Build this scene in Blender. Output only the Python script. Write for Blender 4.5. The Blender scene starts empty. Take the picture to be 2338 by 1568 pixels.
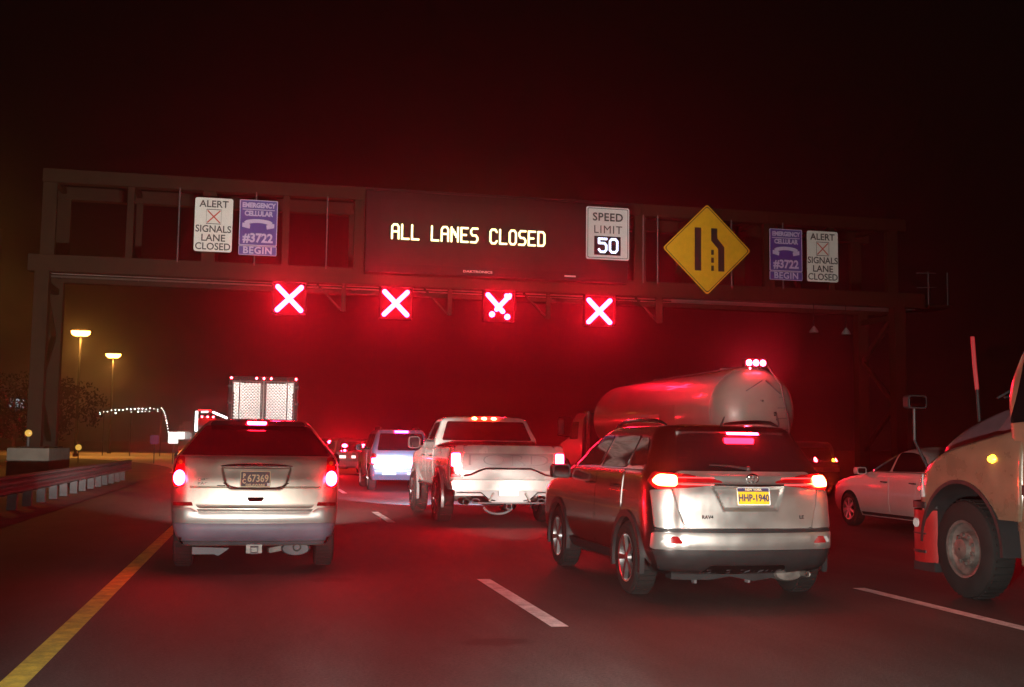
import bpy, bmesh, math, random
from mathutils import Vector, Matrix
from mathutils.bvhtree import BVHTree
random.seed(7)
R = math.radians
scene = bpy.context.scene
COL = scene.collection

# ------------------------------------------------------------------ camera
CAM_H = 1.5
cam_d = bpy.data.cameras.new('camera')
cam = bpy.data.objects.new('camera', cam_d)
COL.objects.link(cam)
cam_d.sensor_width = 36.0
cam_d.lens = 2600.0 / 2338.0 * 36.0
cam_d.clip_start = 0.05
cam_d.clip_end = 3000
cr = Vector((0.97696207, -0.21301993, 0.01294685))      # camera right in the road's axes
cd = Vector((0.03164638, 0.08460897, -0.99591156))      # camera down
cf = Vector((0.21105359, 0.97337754, 0.08940107))       # camera forward
rot = Matrix((cr, -cd, -cf)).transposed()
cam.matrix_world = Matrix.Translation((0, 0, CAM_H)) @ rot.to_4x4()
scene.camera = cam

# ------------------------------------------------------------------ night sky, view, sampling
world = bpy.data.worlds.new('World')
scene.world = world
world.use_nodes = True
bg = world.node_tree.nodes['Background']
bg.inputs['Color'].default_value = (1.0, 0.45, 0.36, 1)
bg.inputs['Strength'].default_value = 0.0022
scene.view_settings.view_transform = 'Standard'
scene.view_settings.look = 'None'
scene.view_settings.exposure = 0.0
scene.view_settings.gamma = 1.0
cy = scene.cycles
cy.use_denoising = True
try:
    cy.denoiser = 'OPENIMAGEDENOISE'
    cy.denoising_input_passes = 'RGB_ALBEDO_NORMAL'
except Exception:
    pass
cy.max_bounces = 5
cy.diffuse_bounces = 2
cy.glossy_bounces = 3
cy.transmission_bounces = 3
cy.volume_bounces = 0
cy.transparent_max_bounces = 6
cy.sample_clamp_indirect = 3.0
cy.sample_clamp_direct = 0.0
cy.caustics_reflective = False
cy.caustics_refractive = False
cy.use_light_tree = True

HAZE_DENSITY = 0.0024
HAZE_G = 0.92
SIGNAL = 245.0        # radiance of the red lane signals
BRAKE = 520.0         # radiance of lit brake lamps
LOWBEAM = 3000.0      # our own low beams (W per lamp)
SIGN_FILL = 9000.0       # added upward spots that light the gantry signs

def spot(name, parent, loc, aim, power, size=60, blend=0.4, color=(1, .93, .82), r=0.06):
    l = bpy.data.lights.new(name, 'SPOT')
    l.energy = power; l.spot_size = R(size); l.spot_blend = blend; l.color = color; l.shadow_soft_size = r
    o = bpy.data.objects.new(name, l)
    COL.objects.link(o)
    o.location = loc
    d = Vector(aim).normalized()
    o.rotation_euler = d.to_track_quat('-Z', 'Y').to_euler()
    if parent is not None:
        o.parent = parent
    return o

# low beams of the car the photograph is taken from
for sx, pw, ax in ((-0.62, .62, .02), (0.72, 2.0, .66)):
    spot('own_headlamp_core', None, (sx + 0.05, 2.02, 0.70), (.02 if sx < 0 else .12, 1, -0.20), 3400, 28, .5, (1, .96, .9))
    spot('own_headlamp', None, (sx + 0.05, 2.0, 0.72), (ax, 1, -0.36), LOWBEAM * pw, 96 if sx < 0 else 66, 0.6)

# ------------------------------------------------------------------ materials
MATS = {}
def mat(name, col=(.5, .5, .5), rough=.5, metal=0., coat=0., spec=.5, var=0.12, scale=6., bump=0., bscale=60., alpha_rough=0.1):
    if name in MATS: return MATS[name]
    m = bpy.data.materials.new(name); m.use_nodes = True
    nt = m.node_tree; b = nt.nodes['Principled BSDF']
    tc = nt.nodes.new('ShaderNodeTexCoord')
    nz = nt.nodes.new('ShaderNodeTexNoise'); nz.inputs['Scale'].default_value = scale; nz.inputs['Detail'].default_value = 5
    nt.links.new(tc.outputs['Object'], nz.inputs['Vector'])
    rp = nt.nodes.new('ShaderNodeValToRGB')
    a = tuple(max(0, c * (1 - var)) for c in col); d = tuple(min(1, c * (1 + var)) for c in col)
    rp.color_ramp.elements[0].position = .3; rp.color_ramp.elements[1].position = .7
    rp.color_ramp.elements[0].color = (*a, 1); rp.color_ramp.elements[1].color = (*d, 1)
    nt.links.new(nz.outputs['Fac'], rp.inputs['Fac'])
    nt.links.new(rp.outputs['Color'], b.inputs['Base Color'])
    mr = nt.nodes.new('ShaderNodeMapRange')
    mr.inputs['To Min'].default_value = max(.02, rough - alpha_rough * rough); mr.inputs['To Max'].default_value = min(1, rough + alpha_rough * rough)
    nt.links.new(nz.outputs['Fac'], mr.inputs['Value'])
    nt.links.new(mr.outputs['Result'], b.inputs['Roughness'])
    b.inputs['Metallic'].default_value = metal
    b.inputs['Coat Weight'].default_value = coat
    b.inputs['Coat Roughness'].default_value = .06
    b.inputs['Specular IOR Level'].default_value = spec
    if bump > 0:
        n2 = nt.nodes.new('ShaderNodeTexNoise'); n2.inputs['Scale'].default_value = bscale; n2.inputs['Detail'].default_value = 4
        nt.links.new(tc.outputs['Object'], n2.inputs['Vector'])
        bp = nt.nodes.new('ShaderNodeBump'); bp.inputs['Strength'].default_value = bump; bp.inputs['Distance'].default_value = .02
        nt.links.new(n2.outputs['Fac'], bp.inputs['Height'])
        nt.links.new(bp.outputs['Normal'], b.inputs['Normal'])
    MATS[name] = m
    return m

def glow(name, col, strength, base=(.05, .05, .05)):
    if name in MATS: return MATS[name]
    m = bpy.data.materials.new(name); m.use_nodes = True
    b = m.node_tree.nodes['Principled BSDF']
    b.inputs['Base Color'].default_value = (*base, 1)
    b.inputs['Roughness'].default_value = .3
    b.inputs['Emission Color'].default_value = (*col, 1)
    b.inputs['Emission Strength'].default_value = strength
    MATS[name] = m
    return m

RED = (1.0, 0.004, 0.014)
mat('asphalt_plain', (.045, .043, .042), .85)
mat('steel_brown', (.024, .012, .006), .6, .0, spec=.12, var=.25, scale=2.5, bump=.1)
mat('steel_grey', (.32, .31, .30), .5, .6, var=.2)
mat('galvanised', (.10, .092, .098), .65, .0, spec=.2, var=.25, scale=4)
mat('concrete', (.17, .145, .12), .85, var=.18, scale=3, bump=.3)
mat('black_metal', (.008, .007, .007), .5, spec=.12)
mat('dms_face', (.016, .011, .011), .5, spec=.12, var=.2, scale=3)
mat('black_plastic', (.016, .016, .017), .5, spec=.25, var=.2)
mat('grey_plastic', (.07, .066, .075), .6, var=.15)
mat('rubber', (.010, .0095, .0095), .85, var=.2, bump=.15, spec=.2)
mat('dark_void', (.004, .004, .004), .9, spec=.1)
mat('lamp_pole', (.02, .016, .014), .8, spec=.1)
mat('dark_glass', (.004, .004, .005), .04, .0, spec=.6, var=0.)
mat('well', (.006, .006, .006), .95, spec=.1)
mat('chrome', (.75, .74, .73), .12, 1., var=.05)
mat('alloy', (.55, .54, .55), .3, 1., var=.1)
mat('dark_alloy', (.10, .10, .105), .3, .9, var=.1)
mat('cast_metal', (.15, .135, .125), .55, .7, var=.3, scale=15)
mat('sign_white', (.82, .80, .76), .5, var=.03)
mat('sign_grey_white', (.70, .66, .66), .5, var=.05)
mat('sign_black', (.012, .011, .011), .6)
mat('sign_red', (.55, .05, .025), .5)
mat('sign_purple', (.085, .045, .30), .5, var=.06)
mat('sign_lilac', (.56, .50, .72), .5, var=.03)
mat('sign_yellow', (.80, .42, .012), .5, var=.08, scale=4)
mat('sign_back', (.25, .25, .25), .6, .5)
def paint(name, col):
    m = bpy.data.materials.new(name); m.use_nodes = True
    nt = m.node_tree; b = nt.nodes['Principled BSDF']
    tc = nt.nodes.new('ShaderNodeTexCoord'); r = []
    for sc, lo, hi in ((55, .30, .42), (5, .18, .62)):
        n = nt.nodes.new('ShaderNodeTexNoise'); n.inputs['Scale'].default_value = sc; n.inputs['Detail'].default_value = 6; n.inputs['Roughness'].default_value = .7
        nt.links.new(tc.outputs['Object'], n.inputs['Vector'])
        q = nt.nodes.new('ShaderNodeMapRange'); q.inputs['From Min'].default_value = lo; q.inputs['From Max'].default_value = hi
        nt.links.new(n.outputs['Fac'], q.inputs['Value']); r.append(q)
    mu = nt.nodes.new('ShaderNodeMath'); mu.operation = 'MULTIPLY'
    nt.links.new(r[0].outputs['Result'], mu.inputs[0]); nt.links.new(r[1].outputs['Result'], mu.inputs[1])
    mx = nt.nodes.new('ShaderNodeMix'); mx.data_type = 'RGBA'
    mx.inputs['A'].default_value = (col[0] * .22, col[1] * .22, col[2] * .25, 1); mx.inputs['B'].default_value = (*col, 1)
    nt.links.new(mu.outputs[0], mx.inputs['Factor']); nt.links.new(mx.outputs['Result'], b.inputs['Base Color'])
    b.inputs['Roughness'].default_value = .6
    n = nt.nodes.new('ShaderNodeTexNoise'); n.inputs['Scale'].default_value = 260; nt.links.new(tc.outputs['Object'], n.inputs['Vector'])
    bp = nt.nodes.new('ShaderNodeBump'); bp.inputs['Strength'].default_value = 1; bp.inputs['Distance'].default_value = .03
    nt.links.new(n.outputs['Fac'], bp.inputs['Height']); nt.links.new(bp.outputs['Normal'], b.inputs['Normal'])
    MATS[name] = m
paint('paint_white', (.93, .93, .93))
paint('paint_yellow', (.92, .74, .06))
mat('van_paint', (.46, .42, .365), .40, .9, 1., var=.14, scale=3.5, alpha_rough=.35)
mat('van_bumper', (.55, .53, .50), .38, .8, .8, var=.05)
mat('van_fascia', (.125, .105, .14), .55, .1, var=.12)  # grey plastic; purple tint puts a windscreen reflection into the colour
mat('crossover_paint_lit', (.58, .56, .54), .38, .88, .8, var=.14, scale=3.5, alpha_rough=.35)  # same paint as the body, lightened to put headlamp light into it
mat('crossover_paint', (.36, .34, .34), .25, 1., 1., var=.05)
mat('pickup_white', (.42, .39, .375), .25, .1, 1., var=.14, scale=3, alpha_rough=.4)
mat('pickup_grey', (.17, .155, .16), .35, .3, .5, var=.08)
mat('pickup_seam', (.10, .09, .095), .4, .3, .3)
mat('navy_paint', (.10, .12, .19), .3, .4, .8, var=.05)
mat('sedan_silver', (.52, .50, .48), .4, .45, .9, var=.05)
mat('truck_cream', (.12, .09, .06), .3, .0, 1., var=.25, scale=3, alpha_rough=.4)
mat('truck_dark', (.06, .05, .06), .3, .2, .7)  # dark paint puts the hood's shade into its colour
mat('tank_white', (.20, .175, .155), .40, .0, .22, var=.1, scale=1.5)
mat('trailer_frame', (.02, .018, .018), .6, .0, var=.2, spec=.1)
mat('stainless', (.82, .80, .80), .22, 1., var=.06)
mat('dark_body', (.03, .03, .033), .3, .3, .6)
mat('grey_body', (.11, .10, .11), .45, .2, .3)
mat('lens_red', (.25, .006, .008), .15, .0, .8)
mat('lens_clear', (.55, .55, .56), .1, .0, .8)
mat('lens_amber', (.55, .20, .02), .2, .0, .8)
mat('plate_black', (.03, .018, .03), .5)
mat('plate_gold', (.75, .60, .35), .5)
mat('plate_yellow', (.85, .50, .02), .5)
mat('plate_navy', (.05, .04, .10), .5)
mat('plate_white', (.85, .85, .85), .5)
mat('bark', (.10, .06, .04), .9, var=.3, bump=.4)
mat('leaf', (.018, .012, .006), .7, var=.5, scale=.8)
mat('tape_white', (.85, .85, .85), .4)
glow('signal_red', (1, .006, .024), SIGNAL)
mat('signal_face', (.007, .0, .0006), .7, spec=.05)
mat('gloss_black', (.015, .015, .016), .12, .0, 1., var=.0)
mat('bumper_red', (.22, .010, .010), .35)
mat('tank_placard', (.16, .14, .12), .5)
glow('pole_added_glow', (1, .02, .03), .32)  # red light falling on the pole, put in as emission
glow('brake_hot', RED, BRAKE)
glow('brake_orange', (1, .03, .008), BRAKE * .5)
glow('brake_soft', (1, .016, .02), 6.0)
glow('brake_pink', (1, .012, .10), 150.0)
glow('marker_red', (1, .02, .03), 120.0)
glow('marker_hot', (1, .016, .04), 420.0)
glow('amber_lamp', (1, .42, .015), 14.0)
glow('amber_dim', (1, .55, .08), .8)
glow('led_amber', (1, .86, .40), 3.2)
glow('led_white', (.62, .74, 1.0), 2.6)
glow('sodium', (1, .42, .06), 34.0)
glow('added_white_glow', (1, .93, .88), 1.6)  # glow added to white signs and a reflector strip, neither a lamp
glow('bulb_white', (.86, 1, .9), 9.0)
glow('screen_blue', (.55, .75, .85), .75)
glow('tape_added_glow', (1, .9, .88), 5.0)  # glow added where reflective tape returns light
glow('own_light', (1, .95, .85), 3)

# ------------------------------------------------------------------ object helpers
def tag(o, label=None, cat=None, group=None, kind=None):
    if label: o['label'] = label
    if cat: o['category'] = cat
    if group: o['group'] = group
    if kind: o['kind'] = kind
    return o

def thing(name, label, cat, loc=(0, 0, 0), rz=0., group=None):
    o = bpy.data.objects.new(name, None)
    COL.objects.link(o)
    o.location = loc; o.rotation_euler = (0, 0, rz)
    return tag(o, label, cat, group)

def finish(name, bm, m, parent=None, loc=(0, 0, 0), smooth=35, bevel=0., recalc=True):
    if bevel > 0:
        es = [e for e in bm.edges if len(e.link_faces) == 2 and e.calc_face_angle(0) > R(40)]
        if es: bmesh.ops.bevel(bm, geom=es, offset=bevel, segments=2, affect='EDGES', profile=.5)
    if recalc:
        bmesh.ops.recalc_face_normals(bm, faces=bm.faces[:])
    me = bpy.data.meshes.new(name)
    bm.to_mesh(me); bm.free()
    ms = m if isinstance(m, (list, tuple)) else [m]
    for x in ms: me.materials.append(MATS[x])
    if smooth:
        me.shade_smooth(); me.set_sharp_from_angle(angle=R(smooth))
    o = bpy.data.objects.new(name, me)
    COL.objects.link(o)
    o.location = loc
    if parent is not None: o.parent = parent
    return o

def link(name, me, parent=None, loc=(0, 0, 0), rot=(0, 0, 0)):
    o = bpy.data.objects.new(name, me); COL.objects.link(o)
    o.location = loc; o.rotation_euler = rot
    if parent is not None: o.parent = parent
    return o

class MB:
    def __init__(s): s.bm = bmesh.new()
    def _f(s, vs):
        try: return s.bm.faces.new(vs)
        except ValueError: return None
    def box(s, x0, x1, y0, y1, z0, z1):
        v = [s.bm.verts.new(p) for p in ((x0, y0, z0), (x1, y0, z0), (x1, y1, z0), (x0, y1, z0), (x0, y0, z1), (x1, y0, z1), (x1, y1, z1), (x0, y1, z1))]
        for q in ((3, 2, 1, 0), (4, 5, 6, 7), (0, 1, 5, 4), (1, 2, 6, 5), (2, 3, 7, 6), (3, 0, 4, 7)): s._f([v[i] for i in q])
        return s
    def bar(s, p, q, w, h, up=(0, 0, 1)):
        p = Vector(p); q = Vector(q); d = (q - p).normalized()
        u = Vector(up)
        if abs(d.dot(u)) > .98: u = Vector((0, 1, 0))
        a = d.cross(u).normalized() * (w / 2); b = a.cross(d).normalized() * (h / 2)
        v = [s.bm.verts.new(c) for c in (p - a - b, p + a - b, p + a + b, p - a + b, q - a - b, q + a - b, q + a + b, q - a + b)]
        for f in ((3, 2, 1, 0), (4, 5, 6, 7), (0, 1, 5, 4), (1, 2, 6, 5), (2, 3, 7, 6), (3, 0, 4, 7)): s._f([v[i] for i in f])
        return s
    def tube(s, pts, r, n=8, closed=False):
        pts = [Vector(p) for p in pts]; rs = r if isinstance(r, (list, tuple)) else [r] * len(pts)
        rings = []
        for i, p in enumerate(pts):
            a = pts[i - 1] if i else (pts[-1] if closed else p); b = pts[i + 1] if i < len(pts) - 1 else (pts[0] if closed else p)
            d = (b - a).normalized()
            u = Vector((0, 0, 1)) if abs(d.z) < .9 else Vector((1, 0, 0))
            x = d.cross(u).normalized(); y = x.cross(d).normalized()
            rings.append([s.bm.verts.new(p + (x * math.cos(t) + y * math.sin(t)) * rs[i]) for t in (2 * math.pi * k / n for k in range(n))])
        for i in range(len(rings) - (0 if closed else 1)):
            A, B = rings[i], rings[(i + 1) % len(rings)]
            for k in range(n): s._f([A[k], A[(k + 1) % n], B[(k + 1) % n], B[k]])
        if not closed: s._f(rings[0][::-1]); s._f(rings[-1])
        return s
    def lathe(s, prof, o=(0, 0, 0), axis='x', n=28, arc=(0, 2 * math.pi), sx=1., sy=1., cap=True):
        o = Vector(o); full = abs(arc[1] - arc[0] - 2 * math.pi) < 1e-6
        cnt = n if full else n + 1
        rings = []
        for (r, h) in prof:
            ring = []
            for k in range(cnt):
                t = arc[0] + (arc[1] - arc[0]) * k / n
                c, q = r * math.cos(t) * sx, r * math.sin(t) * sy
                p = {'x': (h, c, q), 'y': (c, h, q), 'z': (c, q, h)}[axis]
                ring.append(s.bm.verts.new(o + Vector(p)))
            rings.append(ring)
        for i in range(len(rings) - 1):
            A, B = rings[i], rings[i + 1]
            for k in range(cnt if full else cnt - 1): s._f([A[k], A[(k + 1) % cnt], B[(k + 1) % cnt], B[k]])
        if full and cap and prof[0] != prof[-1]:
            if prof[0][0] > 1e-4: s._f(rings[0])
            if prof[-1][0] > 1e-4: s._f(rings[-1])
        return s
    def prism(s, pts, plane, a, b):
        def P(u, v, d): return {'xz': (u, d, v), 'yz': (d, u, v), 'xy': (u, v, d)}[plane]
        A = [s.bm.verts.new(P(u, v, a)) for u, v in pts]; B = [s.bm.verts.new(P(u, v, b)) for u, v in pts]
        s._f(A); s._f(B[::-1])
        for i in range(len(pts)): s._f([A[i], A[(i + 1) % len(pts)], B[(i + 1) % len(pts)], B[i]])
        return s
    def ball(s, c, r, n=10):
        m = n // 2 + 1
        prof = [(r * math.sin(math.pi * i / m), -r * math.cos(math.pi * i / m)) for i in range(m + 1)]
        prof[0] = (1e-5, -r); prof[-1] = (1e-5, r)
        return s.lathe(prof, c, 'z', n)
    def build(s, name, m, parent=None, loc=(0, 0, 0), smooth=35, bevel=0.): return finish(name, s.bm, m, parent, loc, smooth, bevel)

def rrect(x0, x1, z0, z1, r, n=5):
    out = []
    for cx_, cz_, a0 in ((x1 - r, z1 - r, 0), (x0 + r, z1 - r, 90), (x0 + r, z0 + r, 180), (x1 - r, z0 + r, 270)):
        for k in range(n + 1):
            t = R(a0 + 90 * k / n); out.append((cx_ + r * math.cos(t), cz_ + r * math.sin(t)))
    return out
def ellipse(cx_, cz_, a, b, n=20): return [(cx_ + a * math.cos(2 * math.pi * k / n), cz_ + b * math.sin(2 * math.pi * k / n)) for k in range(n)]
def mirror(pts): return [(-u, v) for u, v in pts][::-1]
def rounded(pts, r, n=4):
    out = []
    N = len(pts)
    for i in range(N):
        p = Vector(pts[i]); a = Vector(pts[i - 1]); b = Vector(pts[(i + 1) % N])
        da = (a - p); db = (b - p); ra = min(r, da.length * .45, db.length * .45)
        A = p + da.normalized() * ra; B = p + db.normalized() * ra
        for k in range(n + 1):
            t = k / n; q = A * (1 - t) ** 2 + p * 2 * t * (1 - t) + B * t * t
            out.append((q.x, q.y))
    return out

def text(name, s, size, m, parent, loc, rot=(R(90), 0, 0), weight=0., xs=1., ext=.003, align='CENTER', spacing=1.):
    c = bpy.data.curves.new(name, 'FONT')
    c.body = s; c.size = size; c.align_x = align; c.align_y = 'CENTER'; c.extrude = ext; c.offset = weight; c.space_character = spacing
    c.resolution_u = 3
    o = bpy.data.objects.new(name, c); COL.objects.link(o)
    dg = bpy.context.evaluated_depsgraph_get(); dg.update()
    me = bpy.data.meshes.new_from_object(o.evaluated_get(dg))
    bpy.data.objects.remove(o); bpy.data.curves.remove(c)
    me.name = name; me.materials.clear(); me.materials.append(MATS[m])
    q = link(name, me, parent, loc, rot); q.scale = (xs, 1, 1)
    return q

# ------------------------------------------------------------------ vehicle body tools
def pchip(xs, ys, x):
    n = len(xs)
    if x <= xs[0]: return ys[0]
    if x >= xs[-1]: return ys[-1]
    h = [xs[i + 1] - xs[i] for i in range(n - 1)]; d = [(ys[i + 1] - ys[i]) / h[i] for i in range(n - 1)]
    def slope(i):
        if i == 0: return d[0]
        if i == n - 1: return d[-1]
        if d[i - 1] * d[i] <= 0: return 0
        w1 = 2 * h[i] + h[i - 1]; w2 = h[i] + 2 * h[i - 1]
        return (w1 + w2) / (w1 / d[i - 1] + w2 / d[i])
    for i in range(n - 1):
        if x <= xs[i + 1]:
            t = (x - xs[i]) / h[i]; m0, m1 = slope(i) * h[i], slope(i + 1) * h[i]
            return (2 * t ** 3 - 3 * t * t + 1) * ys[i] + (t ** 3 - 2 * t * t + t) * m0 + (-2 * t ** 3 + 3 * t * t) * ys[i + 1] + (t ** 3 - t * t) * m1

class Body:
    """closed shell stacked from horizontal slices (z, rear y, front y, half width, rear corner, front corner, rear bow)"""
    def __init__(s, slices, step=.035, bow_front=.15):
        zs = [a[0] for a in slices]; cols = list(zip(*slices))
        levels = []
        for i in range(len(zs) - 1):
            k = max(1, int(math.ceil((zs[i + 1] - zs[i]) / step)))
            levels += [zs[i] + (zs[i + 1] - zs[i]) * j / k for j in range(k)]
        levels.append(zs[-1])
        bm = bmesh.new(); rings = []
        for z in levels:
            yr, yf, w, rr, rf, bw = (pchip(zs, cols[j], z) for j in range(1, 7))
            half = []
            xe = max(.01, w - rr)
            for k in range(11): x = xe * k / 10; half.append((x, yr + bw * (x / w) ** 2))
            y0 = yr + bw * (xe / w) ** 2
            for k in range(1, 9):
                t = R(90 * k / 8); half.append((xe + (w - xe) * math.sin(t), y0 + rr * (1 - math.cos(t)) * 1.0))
            ya = y0 + rr; bf = bow_front; xf = max(.01, w - rf); yb = yf - bf * (xf / w) ** 2 - rf
            for k in range(1, 31): half.append((w, ya + (yb - ya) * k / 30))
            for k in range(1, 9):
                t = R(90 * k / 8); half.append((w - (w - xf) * (1 - math.cos(t)), yb + rf * math.sin(t)))
            for k in range(1, 9): x = xf * (1 - k / 8); half.append((x, yf - bf * (x / w) ** 2))
            ring = half + [(-x, y) for x, y in half[-2:0:-1]]
            rings.append([bm.verts.new((x, y, z)) for x, y in ring])
        n = len(rings[0])
        for a, b in zip(rings, rings[1:]):
            for k in range(n): bm.faces.new((a[k], a[(k + 1) % n], b[(k + 1) % n], b[k]))
        # roof: shrink rings to a crowned cap
        top = rings[-1]; c = sum((v.co for v in top), Vector()) / n; prev = top
        for t, dz in ((.88, .012), (.6, .03), (.25, .038)):
            nr = [bm.verts.new(c + (v.co - c) * t + Vector((0, 0, dz))) for v in top]
            for k in range(n): bm.faces.new((prev[k], prev[(k + 1) % n], nr[(k + 1) % n], nr[k]))
            prev = nr
        bm.faces.new(prev); bm.faces.new(rings[0][::-1])
        bmesh.ops.recalc_face_normals(bm, faces=bm.faces[:])
        s.bm = bm
        s.bvh = BVHTree.FromBMesh(bm)
    def cut(s, cutters):
        """open wheel wells etc.: cutters = list of bmesh"""
        me = bpy.data.meshes.new('tmp'); s.bm.to_mesh(me)
        me.materials.append(MATS['black_plastic']); me.materials.append(MATS['well'])
        o = bpy.data.objects.new('tmp', me); COL.objects.link(o); tmp = []
        for cb in cutters:
            bmesh.ops.recalc_face_normals(cb, faces=cb.faces[:])
            cm = bpy.data.meshes.new('cut'); cb.to_mesh(cm); cb.free()
            cm.materials.append(MATS['black_plastic']); cm.materials.append(MATS['well'])
            for p in cm.polygons: p.material_index = 1
            co = bpy.data.objects.new('cut', cm); COL.objects.link(co); tmp.append(co)
            md = o.modifiers.new('b', 'BOOLEAN'); md.operation = 'DIFFERENCE'; md.object = co; md.solver = 'EXACT'
        dg = bpy.context.evaluated_depsgraph_get(); dg.update()
        me2 = bpy.data.meshes.new_from_object(o.evaluated_get(dg))
        for x in tmp + [o]: bpy.data.objects.remove(x)
        s.bm.free(); s.bm = bmesh.new(); s.bm.from_mesh(me2)
        return s
    def build(s, name, mats, parent): return finish(name, s.bm, mats, parent, recalc=False, smooth=40)
    def at(s, axis, u, v, off=0.):
        O = {'rear': (Vector((u, -3, v)), Vector((0, 1, 0))), 'left': (Vector((-4, u, v)), Vector((1, 0, 0))), 'right': (Vector((4, u, v)), Vector((-1, 0, 0))), 'front': (Vector((u, 12, v)), Vector((0, -1, 0))), 'top': (Vector((u, v, 5)), Vector((0, 0, -1)))}[axis]
        h = s.bvh.ray_cast(O[0], O[1])
        if h[0] is None:
            h = s.bvh.find_nearest(O[0] + O[1] * 3)
        return h[0] - O[1] * off
    def panel(s, name, outline, axis, m, parent, off=.006, depth=.02, hf=None, res=.05, smooth=35, edge=.0):
        bm = bmesh.new()
        bm.faces.new([bm.verts.new((u, v, 0)) for u, v in outline])
        us = [p[0] for p in outline]; vs = [p[1] for p in outline]
        for lo, hi, no, ax in ((min(us), max(us), (1, 0, 0), 0), (min(vs), max(vs), (0, 1, 0), 1)):
            k = int((hi - lo) / res)
            for i in range(1, k + 1):
                co = [0, 0, 0]; co[ax] = lo + (hi - lo) * i / (k + 1)
                bmesh.ops.bisect_plane(bm, geom=bm.verts[:] + bm.edges[:] + bm.faces[:], plane_co=co, plane_no=no)
        O = {'rear': Vector((0, -1, 0)), 'left': Vector((-1, 0, 0)), 'right': Vector((1, 0, 0)), 'front': Vector((0, 1, 0)), 'top': Vector((0, 0, 1))}[axis]
        bnd = [e for e in bm.edges if len(e.link_faces) == 1]
        bv = set(v for e in bnd for v in e.verts)
        back = {}
        for v in list(bm.verts):
            u, w = v.co.x, v.co.y
            o = off + (hf(u, w) if hf else 0.)
            p = s.at(axis, u, w)
            if v in bv:
                back[v] = bm.verts.new(p + O * (o - depth))
                o -= edge
            v.co = p + O * o
        for e in bnd:
            a, b = e.verts
            try: bm.faces.new((a, b, back[b], back[a]))
            except ValueError: pass
        return finish(name, bm, m, parent, smooth=smooth)

def arch_cut(y, z, r, x0, x1):
    b = MB()
    b.lathe([(r, x0), (r, x1)], (0, y, z), 'x', 32)
    return b.bm

WHEELS = {}
def wheel(parent, x, y, r, w, style='alloy', spokes=5):
    """tyre with rim and spokes; outer face looks to -x on the left, +x on the right"""
    key = (round(r, 3), round(w, 3), style, spokes)
    if key not in WHEELS:
        ri = r * (.66 if style != 'steel' else .58)
        t = MB()
        t.lathe([(ri, -w * .42), (ri * 1.04, -w * .5), (r * .90, -w * .52), (r * .97, -w * .44), (r, -w * .3), (r, w * .3), (r * .97, w * .44), (r * .90, w * .5), (ri, w * .5), (ri, -w * .42)], n=36)
        for k in range(40):
            a = 2 * math.pi * k / 40
            p = Vector((0, math.cos(a), math.sin(a)))
            t.bar(p * (r * 1.0) + Vector((-w * .36, 0, 0)), p * (r * 1.0) + Vector((w * .36, 0, 0)), .03, .014, up=p)
        to = t.build('wheel', 'rubber')
        q = MB()
        q.lathe([(ri * 1.02, -w * .5), (ri * .93, -w * .47), (ri * .9, -w * .3), (ri * .9, w * .3)], n=32, cap=False)
        dk = MB(); dk.lathe([(ri * .9, w * .02), (.02, w * .02)], n=24, cap=False); dk.lathe([(ri * .55, -w * .08), (ri * .55, -w * .02), (.02, -w * .02)], n=24, cap=False)
        if style == 'steel':
            q.lathe([(ri * .95, -w * .36), (ri * .80, -w * .30), (ri * .62, -w * .12), (ri * .58, -w * .40), (ri * .40, -w * .44), (ri * .36, -w * .62), (ri * .2, -w * .66), (.01, -w * .66)], n=32, cap=False)
            for k in range(10):
                a = 2 * math.pi * k / 10
                q.lathe([(.019, -w * .52), (.019, -w * .38)], (0, ri * .5 * math.cos(a), ri * .5 * math.sin(a)), n=8)
        else:
            for k in range(spokes):
                for da in (-.13, .13):
                    a = 2 * math.pi * k / spokes + da
                    d = Vector((0, math.cos(a), math.sin(a))); d2 = Vector((0, math.cos(a - da * .4), math.sin(a - da * .4)))
                    q.bar(d * (ri * .14) + Vector((-w * .40, 0, 0)), d2 * (ri * .95) + Vector((-w * .44, 0, 0)), ri * .13, w * .16, up=(1, 0, 0))
            q.lathe([(ri * .24, -w * .30), (ri * .22, -w * .47), (ri * .10, -w * .50), (.01, -w * .50)], n=20, cap=False)
        ro = q.build('rim', {'alloy': 'alloy', 'dark': 'dark_alloy', 'steel': 'cast_metal'}[style])
        do = dk.build('brake_disc', 'dark_void')
        WHEELS[key] = (to.data, ro.data, do.data)
        bpy.data.objects.remove(to); bpy.data.objects.remove(ro); bpy.data.objects.remove(do)
    tm, rm, dm = WHEELS[key]
    a = link('wheel', tm, parent, (x, y, r), (random.random() * 0, 0, 0 if x < 0 else math.pi))
    link('rim', rm, a, rot=(random.random() * 6, 0, 0)); link('brake_disc', dm, a)
    return a

def arch_trim(parent, x, y, z, r, th, m, sx, name='wheel_arch'):
    b = MB()
    prof = [(r - .01, 0), (r + th, 0), (r + th, .05), (r - .01, .05), (r - .01, 0)]
    b.lathe([(p[0], (x + sx * (-.03 + p[1]))) for p in prof], (0, y, z), 'x', 26, arc=(R(-14), R(194)))
    return b.build(name, m, parent)

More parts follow.
